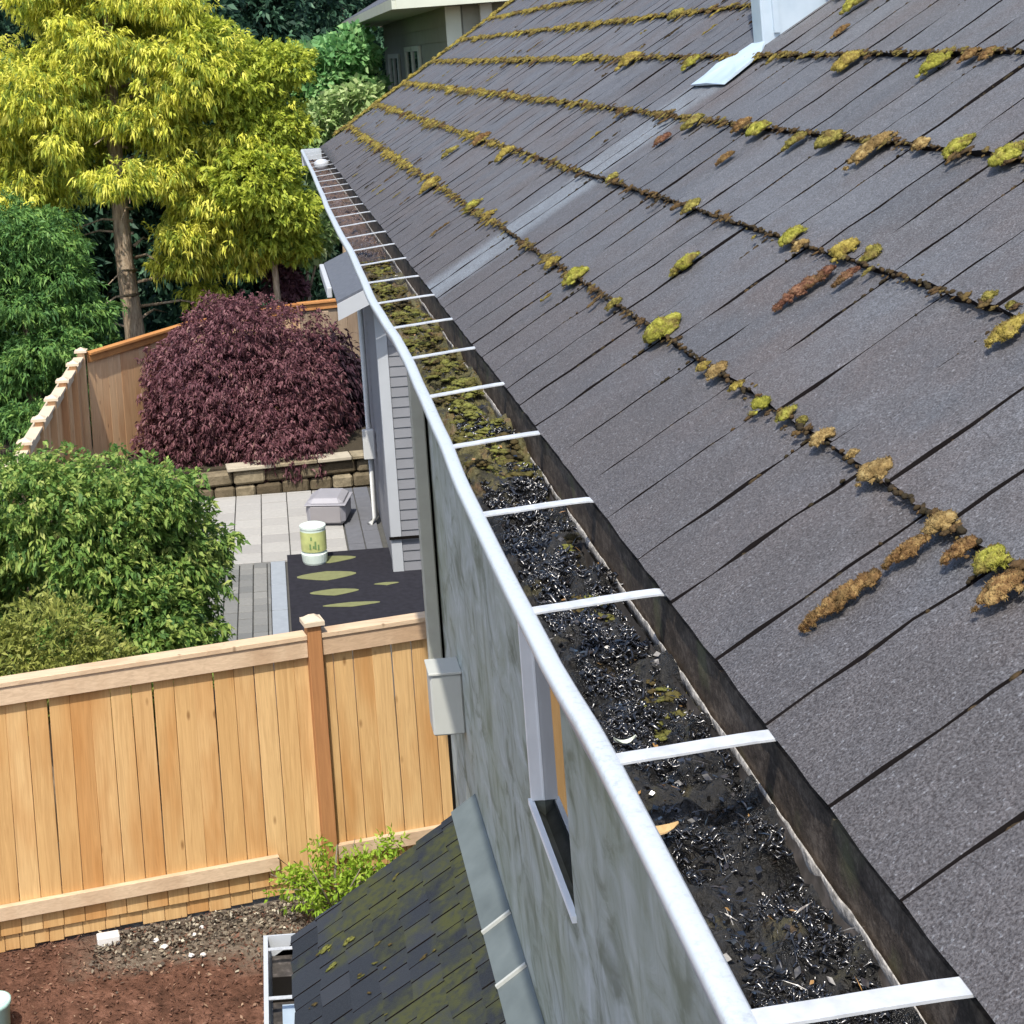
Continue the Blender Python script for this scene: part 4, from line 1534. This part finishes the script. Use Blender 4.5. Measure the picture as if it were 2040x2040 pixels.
# ------------------------------------------------------------------ mat, bucket, grey box
mat_ = thing('outdoor_mat', 'charcoal outdoor mat with olive leaf shaped pattern beside the grey wing', 'mat', (.9, 17.8, GZ + .05))
b = MB()
b.box(-.07, 2.2, 16.2, 18.9, GZ + .053, GZ + .065)
b.build('mat_cloth', M['rug'], mat_, .003)
for (cx, cy, hw, hd) in ((.42, 18.60, .30, .13), (.36, 18.02, .33, .16), (.42, 17.45, .26, .11), (.58, 17.02, .30, .07), (1.0, 17.6, .12, .05)):
    vs = []
    for i in range(16):
        t = 2 * math.pi * i / 16
        cxx = math.cos(t)
        vs.append((cx + hw * cxx + .04 * math.sin(2 * t), cy + hd * math.sin(t) * (1 - .35 * abs(cxx)), GZ + .069))
    vs2 = [(x_, y_, GZ + .0655) for x_, y_, _ in vs]
    bb = MB()
    bb.add(vs + vs2, [tuple(range(16))] + [(i, 16 + i, 16 + (i + 1) % 16, (i + 1) % 16) for i in range(16)])
    bb.build('leaf_motif', M['rug_leaf'], mat_)

bk = thing('bucket', 'pale mint plastic bucket with a lime green label on the mat edge', 'bucket', (.25, 18.55, GZ + .066))
bz = GZ + .067
b = MB()
b.lathe([(.135, 0), (.142, .02), (.15, .09), (.152, .115), (.14, .125), (.147, .40), (.153, .405), (.153, .43), (.12, .442), (.02, .445)], (.25, 18.55, bz), 24)
bo = b.build('bucket_body', M['bucket'], bk, smooth=False)
b = MB()
vs, fs = [], []
for i in range(15):
    a = math.pi * (1.02 + .96 * i / 14)
    for z in (.15, .375):
        rr = .1475 + .004 * (z - .13) / .27
        vs.append((.25 + rr * math.cos(a), 18.55 + rr * math.sin(a), bz + z))
fs = [(2 * i, 2 * i + 2, 2 * i + 3, 2 * i + 1) for i in range(14)]
b.add(vs, fs)
b.build('bucket_label', M['bucket_label'], bk)
b = MB()
for a0, z0_, z1_ in ((4.35, .19, .25), (4.45, .29, .33), (4.75, .19, .28), (4.98, .18, .24), (4.6, .2, .23)):
    vs = []
    for a in (a0, a0 + .13):
        for z in (z0_, z1_):
            vs.append((.25 + .153 * math.cos(a), 18.55 + .153 * math.sin(a), bz + z))
    b.add(vs, [(0, 2, 3, 1)])
b.build('label_print', M['bucket_mark'], bk)

gb = thing('storage_box', 'grey lidded plastic box with a dark side on the patio behind the bucket', 'box', (.5, 20.2, GZ + .05))
GBM = Matrix.Translation((.50, 20.25, GZ + .053)) @ Matrix.Rotation(-.22, 4, 'Z')
b = MB()
prof = [(-.24, 0), (.24, 0), (.25, .25), (.2, .33), (-.2, .33), (-.26, .25)]
vs = [GBM @ Vector((x_, -.26, z_)) for x_, z_ in prof] + [GBM @ Vector((x_ * .96, .3, z_)) for x_, z_ in prof]
b.add(vs, [(5, 4, 3, 2, 1, 0), (6, 7, 8, 9, 10, 11)] + [(i, (i + 1) % 6, 6 + (i + 1) % 6, 6 + i) for i in range(6)])
b.build('box_body', M['grey_box'], gb, .05)
b = MB()
b.box(-.19, .19, -.275, -.262, .04, .24, GBM)
b.build('front_panel', M['grey_box_side'], gb, .004)
b = MB()
b.box(-.262, .262, -.28, .31, .251, .264, GBM)
b.build('lid_rim', M['grey_box'], gb, .004)

# ------------------------------------------------------------------ grey wing
wing = thing('grey_wing', 'single storey grey lap sided wing with a corner board and downspout', 'house wing', (2.8, 19.5, GZ))
GX, GYa, GYb = 1.13, 18.0, 21.2
b = MB()
b.box(GX + .02, 5.5, GYa + .02, GYb, GZ + .02, -2.72)
b.add([(GX + .02, GYa + .02, -2.72), (5.5, GYa + .02, -2.72), (3.3, GYa + .02, -1.68), (GX + .02, GYb, -2.72), (5.5, GYb, -2.72), (3.3, GYb, -1.68)],
      [(0, 1, 2), (5, 4, 3), (0, 2, 5, 3), (2, 1, 4, 5)])
b.build('wall', M['siding_grey'], wing)
bd = MB()
bd.add([(0, 0, 0), (2.1, 0, 0), (2.1, -.02, 0), (0, -.02, 0), (0, 0, .135), (2.1, 0, .135), (2.1, -.006, .135), (0, -.006, .135)],
       [(0, 1, 2, 3), (7, 6, 5, 4), (3, 2, 6, 7), (1, 0, 4, 5), (0, 3, 7, 4), (2, 1, 5, 6)])
bme = bd.mesh('siding_board')
bme.materials.append(M['siding_grey'])
z = GZ + .06
while z < -2.75:
    link('siding_board', bme, None, wing, mtx=Matrix.Translation((GX + .105, GYa + .019, z)))
    z += .115
bd2 = MB()
bd2.add([(0, 0, 0), (-.02, 0, 0), (-.02, 3.0, 0), (0, 3.0, 0), (0, 0, .135), (-.006, 0, .135), (-.006, 3.0, .135), (0, 3.0, .135)],
        [(0, 1, 2, 3), (7, 6, 5, 4), (1, 5, 6, 2), (0, 3, 7, 4), (0, 4, 5, 1), (3, 2, 6, 7)])
bme2 = bd2.mesh('siding_board')
bme2.materials.append(M['siding_grey'])
z = GZ + .06
while z < -2.85:
    link('siding_board', bme2, None, wing, mtx=Matrix.Translation((GX + .019, GYa + .1, z)))
    z += .115
b = MB()
b.box(GX - .02, GX + .10, GYa - .012, GYa + .016, GZ + .03, -2.66)
b.build('corner_board', M['trim_grey'], wing, .003)
b = MB()
b.box(GX - .02, GX + .016, GYa + .017, GYa + .11, GZ + .03, -2.74)
b.build('corner_board', M['trim_grey'], wing, .003)
b = MB()
b.box(GX - .04, GX + .36, GYa - .04, GYa - .025, -5.42, -5.39)
b.build('hose_rail', M['gap'], wing)
# roof with rake board
b = MB()
sl = .43
zr = -2.66
for (xa, xb) in ((.69, 3.3),):
    b.add([(xa, 17.62, zr), (xb, 17.62, zr + (xb - xa) * sl), (xb, 21.0, zr + (xb - xa) * sl), (xa, 21.0, zr),
           (xa, 17.62, zr - .03), (xb, 17.62, zr + (xb - xa) * sl - .03), (xb, 21.0, zr + (xb - xa) * sl - .03), (xa, 21.0, zr - .03)],
          [(0, 1, 2, 3), (7, 6, 5, 4), (0, 4, 5, 1), (1, 5, 6, 2), (2, 6, 7, 3), (3, 7, 4, 0)])
xb = 3.3
zt = zr + (xb - .69) * sl
b.add([(xb, 17.62, zt), (xb + 2.64, 17.62, zr), (xb + 2.64, 21.0, zr), (xb, 21.0, zt), (xb, 17.62, zt - .03), (xb + 2.64, 17.62, zr - .03), (xb + 2.64, 21.0, zr - .03), (xb, 21.0, zt - .03)],
      [(0, 1, 2, 3), (7, 6, 5, 4), (0, 4, 5, 1), (2, 6, 7, 3)])
b.build('roof', M['wing_roof'], wing)
b = MB()
b.add([(.69, 17.59, zr - .03), (3.3, 17.59, zt - .03), (3.3, 17.59, zt - .21), (.69, 17.59, zr - .21), (.69, 17.615, zr - .03), (3.3, 17.615, zt - .03), (3.3, 17.615, zt - .21), (.69, 17.615, zr - .21)],
      [(3, 2, 1, 0), (4, 5, 6, 7), (0, 1, 5, 4), (1, 2, 6, 5), (2, 3, 7, 6), (3, 0, 4, 7)])
b.build('rake_board', M['trim_grey'], wing)
b = MB()
b.box(.625, .685, 18.7, 20.9, zr - .12, zr + .003)
b.build('eave_gutter', M['trim_grey'], wing, .008)
b = MB()
b.tube([(1.06, 20.0, -2.78), (1.06, 20.0, GZ + .12), (.98, 19.9, GZ + .06)], .035, 8)
dp = b.build('downspout', M['pipe_grey'], wing, smooth=True)
b = MB()
b.box(.97, 1.11, 19.86, 19.96, -4.98, -4.62)
tag(b.build('meter_box', M['pipe_grey'], wing, .008), 'small pale meter box on the side of the wing')

# ------------------------------------------------------------------ neighbour's house at the top
nb = thing('neighbour_house', 'olive grey lap sided house with pale trim behind the top of the roof', 'house', (6.0, 31, GZ))
NXa, NYa, NYb = 3.14, 26.0, 39.0
b = MB()
b.box(NXa + .02, 10, NYa + .02, NYb, GZ, .72)
b.build('wall', M['siding_olive'], nb)
for i, z in enumerate(np.arange(-1.9, .7, .255)):
    bb = MB()
    h = min(.27, .71 - z)
    bb.add([(NXa + .019, NYa + .1, z), (NXa - .012, NYa + .1, z), (NXa - .012, NYb, z), (NXa + .019, NYb, z), (NXa + .019, NYa + .1, z + h), (NXa + .008, NYa + .1, z + h), (NXa + .008, NYb, z + h), (NXa + .019, NYb, z + h)],
           [(0, 1, 2, 3), (7, 6, 5, 4), (1, 5, 6, 2), (0, 3, 7, 4), (0, 4, 5, 1), (3, 2, 6, 7)])
    bb.build('siding_board', M['siding_olive'], nb)
    bb = MB()
    bb.add([(NXa + .25, NYa + .019, z), (NXa + .25, NYa - .012, z), (10, NYa - .012, z), (10, NYa + .019, z), (NXa + .25, NYa + .019, z + h), (NXa + .25, NYa + .008, z + h), (10, NYa + .008, z + h), (10, NYa + .019, z + h)],
           [(0, 1, 2, 3), (7, 6, 5, 4), (1, 5, 6, 2), (0, 3, 7, 4), (0, 4, 5, 1), (3, 2, 6, 7)])
    bb.build('siding_board', M['siding_olive'], nb)
b = MB()
b.box(NXa - .03, NXa + .22, NYa - .03, NYa + .018, GZ + .1, .70)
b.build('corner_board', M['trim_olive'], nb, .004)
b = MB()
b.box(2.27, 11, 25.35, 40, .71, .75)
b.build('soffit', M['trim_olive'], nb)
b = MB()
b.box(2.2, 2.27, 25.3, 40, .70, .87)
b.box(2.27, 11, 25.28, 25.35, .70, .87)
b.build('fascia', M['trim_olive'], nb)
b = MB()
b.add([(2.2, 25.28, .872), (11, 25.28, .872), (11, 40, .872), (2.2, 40, .872), (6.6, 29.6, 3.2), (6.6, 36, 3.2)], [(0, 1, 4), (1, 2, 5, 4), (2, 3, 5), (3, 0, 4, 5)])
b.build('roof', M['wing_roof'], nb)
b = MB()
b.box(3.66, 3.85, 25.82, 25.96, -.2, .70)
b.tube([(3.755, 25.89, -.2), (3.755, 25.95, -.36), (3.755, 26.1, -.42)], .08, 8)
b.build('downspout', M['downspout_white'], nb)
for (ya, yb, za, zb) in ((30.5, 33.2, -1.9, .12), (35.0, 37.4, -1.9, .0)):
    b = MB()
    for yy2 in (ya, yb):
        b.box(NXa - .06, NXa - .013, yy2 - .14, yy2 + .14, za, zb)
    b.box(NXa - .06, NXa - .013, (ya + yb) / 2 - .07, (ya + yb) / 2 + .07, za + .9, zb)
    b.box(NXa - .06, NXa - .013, ya + .141, yb - .141, zb - .1, zb)
    w_ = b.build('window', M['trim_olive'], nb)
    b = MB()
    b.box(NXa - .03, NXa - .0135, ya + .142, yb - .142, za, zb - .101)
    b.build('glass', M['glass'], w_)

# ------------------------------------------------------------------ vegetation
# golden cypress
bx_, by_ = -2.3, 26.2
blobs = []
rt = random.Random(4)
for i in range(105):
    z = -3.1 + 6.2 * (i / 104)
    ang = i * 2.4
    rad = (1.75 if z < -.6 else 1.9 - (z + .6) * .28) * rt.uniform(.55, 1.0)
    blobs.append((bx_ + rad * math.cos(ang), by_ + rad * .9 * math.sin(ang), z - .3 * rad + rt.uniform(-.25, .25), rt.uniform(.3, .62), rt.uniform(.3, .6), rt.uniform(.16, .30)))
# drop blobs that would fill the bare lower left of the trunk
blobs = [q for q in blobs if not (q[0] < bx_ + .75 and q[2] < -1.7)]
blobs += [(bx_ + 1.5, by_ - .6, -2.3, .75, .6, .45), (bx_ + 1.9, by_ - .3, -2.9, .6, .5, .35), (bx_ + 1.1, by_ - .2, -2.9, .5, .5, .4), (bx_ - 1.6, by_ - .3, -1.7, .9, .7, .4), (bx_ - 1.3, by_ - .2, -2.5, .4, .4, .2),
          (bx_ + 2.1, by_ - .5, -1.2, .8, .6, .5), (bx_ - 1.2, by_ - 1.0, -.2, .9, .6, .5), (bx_ - 2.2, by_, .3, .9, .7, .5), (bx_ - 1.9, by_ - .3, -.75, .8, .6, .4), (bx_ - 2.6, by_ + .2, -1.1, .6, .6, .35), (bx_ - 2.7, by_, -.2, .6, .6, .4), (bx_ + 1.3, by_ - 1.1, 0.0, .8, .6, .5)]
cm = crown_mesh('crown', blobs, 21000, .115, .030, m=9, spread=1.0, droop=.7, out=.9, shell=.6, bend=.6, tmix=.75, lump=.4)
limbs = []
for i in range(26):
    z = -4.6 + i * .2
    a = rt.uniform(0, 6.28)
    L = rt.uniform(.7, 1.5)
    limbs.append(([(bx_ + .1, by_, z), (bx_ + .1 + L * .5 * math.cos(a), by_ + L * .5 * math.sin(a), z + .08), (bx_ + .1 + L * math.cos(a), by_ + L * math.sin(a), z - .05)], [.03, .018, .006]))
tree('golden_cypress', 'tall golden yellow cypress with drooping sprays and a bare pale trunk', 'tree', (bx_, by_, GZ),
     [(bx_ + .03, by_, GZ + .3), (bx_ + .0, by_, -4.2), (bx_ - .08, by_, -3), (bx_ - .1, by_, -1), (bx_ - .05, by_, 1.5), (bx_, by_, 3.2)], [.19, .165, .145, .12, .07, .02], limbs, cm, 'leaf_gold')

# lime tree right behind it
blobs = [(-.50, 25.5, -.2, .85, .7, .6), (.1, 25.8, -1.0, .75, .7, .6), (-.15, 25.3, -1.8, .75, .7, .6), (.42, 25.6, -.05, .5, .5, .36), (.33, 25.4, -2.35, .5, .5, .42), (.0, 25.7, -2.75, .5, .4, .4), (.45, 25.8, -2.9, .35, .35, .3), (-.8, 25.6, .45, .5, .5, .4)]
tree('lime_tree', 'bright lime green tree between the golden cypress and the gutter end', 'tree', (.1, 25.9, GZ),
     [(.1, 25.9, GZ), (.05, 25.9, -3), (-.1, 25.8, -1)], [.06, .05, .02], [([(.05, 25.9, -3), (.2, 25.8, -1.6)], [.04, .015]), ([(.03, 25.9, -2.6), (-.6, 25.6, -.6)], [.04, .015])],
     crown_mesh('crown', blobs, 5600, .10, .045, m=7, spread=.9, droop=.3, shell=.5, bend=.3), 'leaf_lime')

# green broadleaf shrubs and trees by the end of the roof
tree('pale_shrub', 'pale yellow green leafy shrub at the far corner of the roof', 'shrub', (1.35, 20.5 + 9, GZ),
     [(1.35, 29.5, GZ), (1.4, 29.5, -2.2)], [.09, .03], [([(1.35, 29.5, -3.2), (1.9, 29.4, -1.6)], [.04, .01])],
     crown_mesh('crown', [(1.25, 29.5, -1.15, .55, .5, .4), (1.75, 29.5, -.85, .55, .5, .35), (.95, 29.4, -1.7, .35, .4, .35), (1.4, 29.5, -2.0, .6, .5, .6)], 1100, .15, .10, m=6, spread=1.0, droop=.1, shell=.45, tmix=.4), 'leaf_pale')
tree('round_tree', 'mid green broadleaf tree beside the olive grey house', 'tree', (1.6, 33, GZ),
     [(1.6, 33, GZ), (1.6, 33, -.8)], [.14, .05], [([(1.6, 33, -2), (1.9, 33, -.4)], [.06, .02])],
     crown_mesh('crown', [(1.45, 33, -.15, .7, .6, .5), (1.9, 33.2, .05, .6, .6, .5), (1.75, 33, -.9, .75, .6, .6), (1.3, 33, -.6, .5, .5, .45)], 1200, .2, .13, m=6, spread=1.0, droop=.1, shell=.45, tmix=.5), 'leaf_mid')
tree('bright_shrub', 'small bright green shrub beside the middle of the gutter lip', 'shrub', (.45, 26.6, GZ),
     [(.55, 26.8, GZ), (.6, 26.8, -3)], [.06, .02], [([(.55, 26.8, -4), (.9, 26.7, -2.9)], [.03, .01])],
     crown_mesh('crown', [(.78, 26.8, -2.75, .42, .4, .36), (.62, 26.7, -3.05, .3, .3, .25), (1.05, 26.8, -2.4, .3, .3, .3)], 420, .15, .1, m=6, spread=1.0, droop=.1, shell=.5, tmix=.4), 'leaf_pale')
tree('red_shrub', 'small dusty red leaved shrub behind the burgundy maple', 'shrub', (.1, 26.5, GZ),
     [(.15, 26.6, GZ), (.15, 26.6, -3.6)], [.05, .02], [([(.15, 26.6, -4.4), (.3, 26.6, -3.5)], [.02, .008])],
     crown_mesh('crown', [(.17, 26.7, -3.55, .28, .3, .32), (.32, 26.7, -3.75, .25, .25, .2), (.05, 26.7, -3.25, .2, .2, .2)], 420, .11, .06, m=6, spread=1.0, droop=.2, shell=.5, tmix=.4), 'leaf_wine')

# burgundy laceleaf maple and a dark lobe added for the wing's shadow on it
mx, my = -.56, 23.2
blobs = [(mx, my, -4.75, 1.44, 1.1, 1.36), (mx - .42, my - .35, -5.0, 1.08, .8, 1.02), (mx - .75, my - .2, -4.55, .55, .5, .5), (mx + .5, my - .2, -4.3, .6, .5, .5), (mx + .05, my - .4, -3.75, .45, .4, .38), (mx + .45, my - .3, -5.0, .95, .8, 1.0), (mx + .2, my - .7, -5.15, .9, .5, .75), (mx - .2, my, -4.1, .8, .7, .72), (mx + .75, my - 1.15, -5.4, .45, .3, .42), (mx + .35, my - 1.2, -5.3, .4, .3, .4)]
tree('burgundy_maple', 'domed burgundy laceleaf maple hanging over the stone retaining wall', 'shrub', (mx, my, GZ + .3),
     [(mx, my, GZ + .3), (mx + .1, my, -4.9), (mx - .05, my, -4.2)], [.12, .09, .04], [([(mx + .1, my, -4.9), (mx + .8, my, -4.4)], [.05, .02]), ([(mx + .1, my, -4.9), (mx - .7, my, -4.4)], [.05, .02])],
     crown_mesh('crown', blobs, 15000, .062, .024, m=8, spread=1.1, droop=.6, out=.75, shell=.28, bend=.5, tmix=.5, lump=.13), 'leaf_wine')
tree('maple_shade_lobe', 'dark plum lobe painting in the shade at the right of the burgundy maple', 'shrub', (.72, 24.0, GZ + .3),
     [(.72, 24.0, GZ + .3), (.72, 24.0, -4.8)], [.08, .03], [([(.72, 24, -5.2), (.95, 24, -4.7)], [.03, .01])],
     crown_mesh('crown', [(.65, 24.0, -4.75, .58, .5, .72), (.85, 24.1, -5.15, .45, .4, .5)], 1100, .15, .035, m=8, spread=.8, droop=.75, shell=.35, bend=.5, tmix=.4, lump=.08), 'leaf_shaded')

# green maple shrub inside the yard and a yellow olive shrub before it
blobs = [(-1.85, 14.2, -4.15, .85, .7, .75), (-1.25, 14.4, -4.35, .62, .5, .55), (-2.3, 14.0, -3.75, .75, .6, .55), (-1.2, 14.5, -4.75, .5, .45, .5), (-1.55, 13.8, -4.9, .85, .6, .6), (-.85, 14.6, -4.3, .35, .3, .2), (-1.05, 14.3, -5.2, .4, .4, .3), (-1.25, 14.2, -3.75, .5, .4, .3)]
tree('green_maple', 'large fresh green maple shrub spreading over the patio edge', 'shrub', (-1.7, 14.3, GZ),
     [(-1.7, 14.3, GZ), (-1.75, 14.3, -4.9), (-1.8, 14.2, -4)], [.09, .06, .02],
     [([(-1.72, 14.3, -5.2), (-1.2, 14.4, -4.5)], [.04, .012]), ([(-1.72, 14.3, -5.1), (-2.2, 14.1, -4.1)], [.04, .012])],
     crown_mesh('crown', blobs, 9500, .07, .030, m=7, spread=.9, droop=.3, shell=.45, bend=.35, tmix=.6, lump=.2), 'leaf_green')
tree('olive_shrub', 'yellow olive shrub just behind the left end of the near fence', 'shrub', (-1.95, 12.4, GZ),
     [(-1.95, 12.4, GZ), (-1.95, 12.4, -4.6)], [.05, .02], [([(-1.95, 12.4, -5), (-1.6, 12.4, -4.5)], [.02, .008])],
     crown_mesh('crown', [(-1.95, 12.4, -4.42, .5, .4, .42), (-1.6, 12.5, -4.7, .4, .35, .35), (-2.35, 12.3, -4.5, .4, .4, .45)], 1300, .075, .022, m=7, spread=.9, droop=0, up=.25, shell=.4, tmix=.5), 'leaf_olive')
# spring green sapling in front of the fence
pts_l = []
for i in range(14):
    a = i * 2.4
    L = rt.uniform(.25, .5)
    pts_l.append(([(.12, 10.75, GZ + .1), (.12 + L * .5 * math.cos(a), 10.75 + .12 * math.sin(a), GZ + .35), (.12 + L * math.cos(a), 10.75 + .22 * math.sin(a), GZ + .35 + rt.uniform(0, .25))], [.008, .006, .003]))
tree('young_shrub', 'loose spring green shrub at the foot of the near fence by its post', 'shrub', (.12, 10.75, GZ),
     [(.12, 10.75, GZ), (.12, 10.75, GZ + .4), (.15, 10.75, GZ + .6)], [.014, .01, .004], pts_l,
     crown_mesh('crown', [(.12, 10.72, GZ + .36, .34, .18, .17), (-.12, 10.7, GZ + .38, .2, .13, .13), (.36, 10.76, GZ + .44, .22, .14, .14), (.2, 10.72, GZ + .22, .3, .18, .14), (.02, 10.75, GZ + .58, .08, .07, .10), (.5, 10.8, GZ + .56, .09, .08, .07)], 560, .05, .018, m=5, spread=1.0, droop=.05, shell=.75, bend=.2, tmix=.5, up=.15), 'leaf_spring', bark='twig')

# conifers on the left
blobs = []
for i in range(26):
    z = -5.2 + 3.1 * i / 25
    a = i * 2.4
    rad = (1.35 - .9 * i / 25) * rt.uniform(.6, 1)
    blobs.append((-3.75 + rad * math.cos(a), 24.6 + rad * math.sin(a) * .8, z, rt.uniform(.45, .7), rt.uniform(.4, .6), rt.uniform(.22, .34)))
tree('green_conifer', 'mid green feathery conifer behind the side fence at the left edge', 'tree', (-3.75, 24.6, GZ),
     [(-3.75, 24.6, GZ), (-3.75, 24.6, -3), (-3.75, 24.6, -2.2)], [.16, .1, .03], [([(-3.75, 24.6, -4), (-3.0, 24.3, -3.9)], [.04, .01])],
     crown_mesh('crown', blobs, 10500, .11, .028, m=8, spread=1.0, droop=.3, out=.9, shell=.5, bend=.35, tmix=.6, lump=.25), 'leaf_fir')
blobs = [(-2.9, 17.5 + 6, -4.9, .4, .4, .5), (-3.5, 19.5, -4.4, .6, 1.2, .8), (-3.8, 17.0, -4.4, .8, 1.2, .8), (-3.4, 21.5, -4.9, .5, .8, .6)]
tree('yellow_conifer_shrub', 'yellowish green shrub rising behind the capped side fence', 'shrub', (-3.6, 18.5, GZ),
     [(-3.6, 18.5, GZ), (-3.6, 18.5, -4.4)], [.08, .03], [([(-3.6, 18.5, -5), (-3.5, 19.4, -4.4)], [.03, .01])],
     crown_mesh('crown', blobs[2:3] + [(-3.7, 16.2, -4.2, .7, .8, .7)], 900, .13, .04, m=7, droop=.1, up=.2, shell=.5), 'leaf_olive')
# dark trees beyond
back = [(-6.2, 31, -1.2, 2.6, 1.6, 5.2), (-3.2, 33, -.8, 2.2, 1.5, 5.4), (-.9, 32.5, -2.2, 1.7, 1.3, 3.6), (.3, 41, .4, 2.3, 1.5, 6.2), (2.6, 46, .6, 2.4, 1.6, 6.4), (-8.5, 36, .5, 3.2, 2, 6.5), (-1.0, 40, 1.5, 3.0, 1.8, 7), (6.5, 48, 1.0, 3.2, 2.0, 7), (-5, 42, 2.0, 3.5, 2, 7.5)]
look = ['dark green tree at the far left behind the conifer', 'dark tree directly behind the golden cypress', 'low dark tree behind the lime tree trunk', 'dark tree rising behind the round green tree', 'dark tree just left of the olive grey house', 'tall dark tree at the far left back',
        'tall dark tree in the back above the lime tree', 'dark tree behind the olive grey house', 'tall dark tree in the back left of the cypress top']
for (cx, cy, cz, rx_, ry_, rz_), lab in zip(back, look):
    bl = []
    for i in range(22):
        f = i / 21
        zz = cz - rz_ + 2 * rz_ * f * .95
        wd = rx_ * math.sin(math.pi * min(.97, .25 + .72 * f)) ** .8
        a = i * 2.4
        bl.append((cx + wd * .6 * math.cos(a), cy + ry_ * .6 * math.sin(a), zz, wd * .55 + .3, ry_ * .6, rz_ * .16 + .2))
    tree('dark_tree', lab, 'tree', (cx, cy, GZ), [(cx, cy, GZ), (cx, cy, cz), (cx, cy, cz + rz_ * .6)], [.25, .16, .05],
         [([(cx, cy, cz - .5), (cx + rx_ * .5, cy, cz + .3)], [.07, .02])],
         crown_mesh('crown', bl, 5500, .21, .10, m=6, spread=.9, droop=.3, shell=.45, bend=.3, tmix=.55, lump=.2), 'leaf_dark', 'dark trees beyond the garden')
# far tree line so that no open ground shows between trunks
bl = [(x_, 58 + 4 * math.sin(x_), -1 + 2.5 * math.sin(x_ * .7), 3.2, 2.2, 6.5) for x_ in np.arange(-24, 26, 2.6)]
o = link('tree_line', crown_mesh('tree_line', bl, 9000, .75, .4, m=5, spread=.9, droop=.2, shell=.5), M['leaf_dark'])
tag(o, 'dark distant wood closing the view behind the trees', 'wood', kind='stuff')
# undergrowth beneath the trees
bl = [(x_, 27.6 + .8 * math.sin(3 * x_), GZ + .7, .8, .7, 1.1 + .3 * math.sin(x_ * 5)) for x_ in np.arange(-5, 2.2, .7)]
o = link('undergrowth', crown_mesh('undergrowth', bl, 3200, .22, .08, m=6, spread=.9, droop=.3, shell=.5), M['leaf_dark'])
tag(o, 'dark undergrowth along the back fence', 'undergrowth', kind='stuff')

# ------------------------------------------------------------------ bark mulch, chips, stones
N = 9000
P = np.c_[rng.uniform(-3.6, .2, N), rng.uniform(8.9, 11.0, N), GZ + rng.uniform(.0, .025, N)]
keep = (P[:, 1] < 10.25 + .22 * (P[:, 0] + 4.2) + .1)
P = P[keep]
N = len(P)
P[:, 2] += np.array([bedz(a, b_) for a, b_ in P[:, :2]]) - GZ
D = unit(np.c_[rng.normal(size=N), rng.normal(size=N), rng.normal(size=N) * .3])
S = unit(np.cross(D, unit(np.c_[rng.normal(size=N) * .5, rng.normal(size=N) * .5, np.ones(N)])))
LL = rng.uniform(.012, .045, N)
V, Q = leaf_quads(P, D, S, LL, LL * rng.uniform(.2, .5, N), LL * 0)
t_ = NT('bark_chip')
c_ = t_.ramp(t_.attr('tint'), [(0, (.045, .024, .016)), (.5, (.10, .049, .033)), (.88, (.17, .088, .06)), (1, (.30, .21, .14))])
o = link('bark_mulch', np_mesh('bark_mulch', V, Q, rng.random(N)), t_.fin(c_, .9, .15))
tag(o, 'reddish brown bark mulch spread over the bed below the fence', 'mulch', kind='stuff')
N = 2600
gx_ = rng.uniform(-1.5, .5, N)
P = np.c_[gx_, 10.25 + .22 * (gx_ + 4.2) - .05 - np.abs(rng.normal(size=N)) * .22, GZ + rng.uniform(.004, .03, N)]
P[:, 2] += np.array([bedz(a, b_) for a, b_ in P[:, :2]]) - GZ
D = unit(np.c_[rng.normal(size=N), rng.normal(size=N), rng.normal(size=N) * .3])
S = unit(np.cross(D, unit(np.c_[rng.normal(size=N) * .5, rng.normal(size=N) * .5, np.ones(N)])))
LL = rng.uniform(.012, .045, N)
V, Q = leaf_quads(P, D, S, LL, LL * rng.uniform(.4, .8, N), LL * 0)
t_ = NT('soil_chip')
c_ = t_.ramp(t_.attr('tint'), [(0, (.035, .028, .022)), (.5, (.11, .09, .07)), (.85, (.22, .19, .14)), (1, (.46, .42, .33))])
o = link('soil_litter', np_mesh('soil_litter', V, Q, rng.random(N)), t_.fin(c_, .9, .15))
tag(o, 'grey soil and pale chips along the foot of the near fence', 'soil', kind='stuff')
b = MB()
b.box(-.075, .075, -.04, .04, 0, .06, Matrix.Translation((-1.42, 10.72, bedz(-1.42, 10.72))) @ Matrix.Rotation(.2, 4, 'Z'))
tag(b.build('white_block', M['white_stone'], None, .006), 'white rectangular block lying under the fence boards', 'block')
for i, (px_, py_, rr, lab) in enumerate(((-1.1, 10.68, .020, 'larger pale pebble on the soil right of the white block'), (-1.04, 10.60, .022, 'pale pebble just below the larger pale one on the soil'),
                                   (-.80, 10.82, .016, 'small white pebble closest to the fence boards'), (-.847, 10.74, .016, 'small white pebble just below the one closest to the fence'),
                                   (-.857, 10.50, .018, 'left of two white pebbles out on the mulch'), (-.78, 10.50, .018, 'right of two white pebbles out on the mulch'))):
    o = link('pebble', moss_mesh(200 + i, 2, .25), M['white_stone'], None, mtx=Matrix.Translation((px_, py_, bedz(px_, py_) + .012)) @ Matrix.Diagonal((rr * 1.2, rr, rr * .8, 1)))
    tag(o, lab, 'pebble', 'white pebbles on the soil')
b = MB()
b.lathe([(.06, 0), (.085, .02), (.09, .2), (.1, .21), (.1, .235), (.08, .24), (.075, .06)], (-2.03, 9.86, GZ + .01), 18)
tag(b.build('plant_pot', M['teal'], None, 0, True), 'pale teal pot at the bottom left corner on the mulch', 'pot')
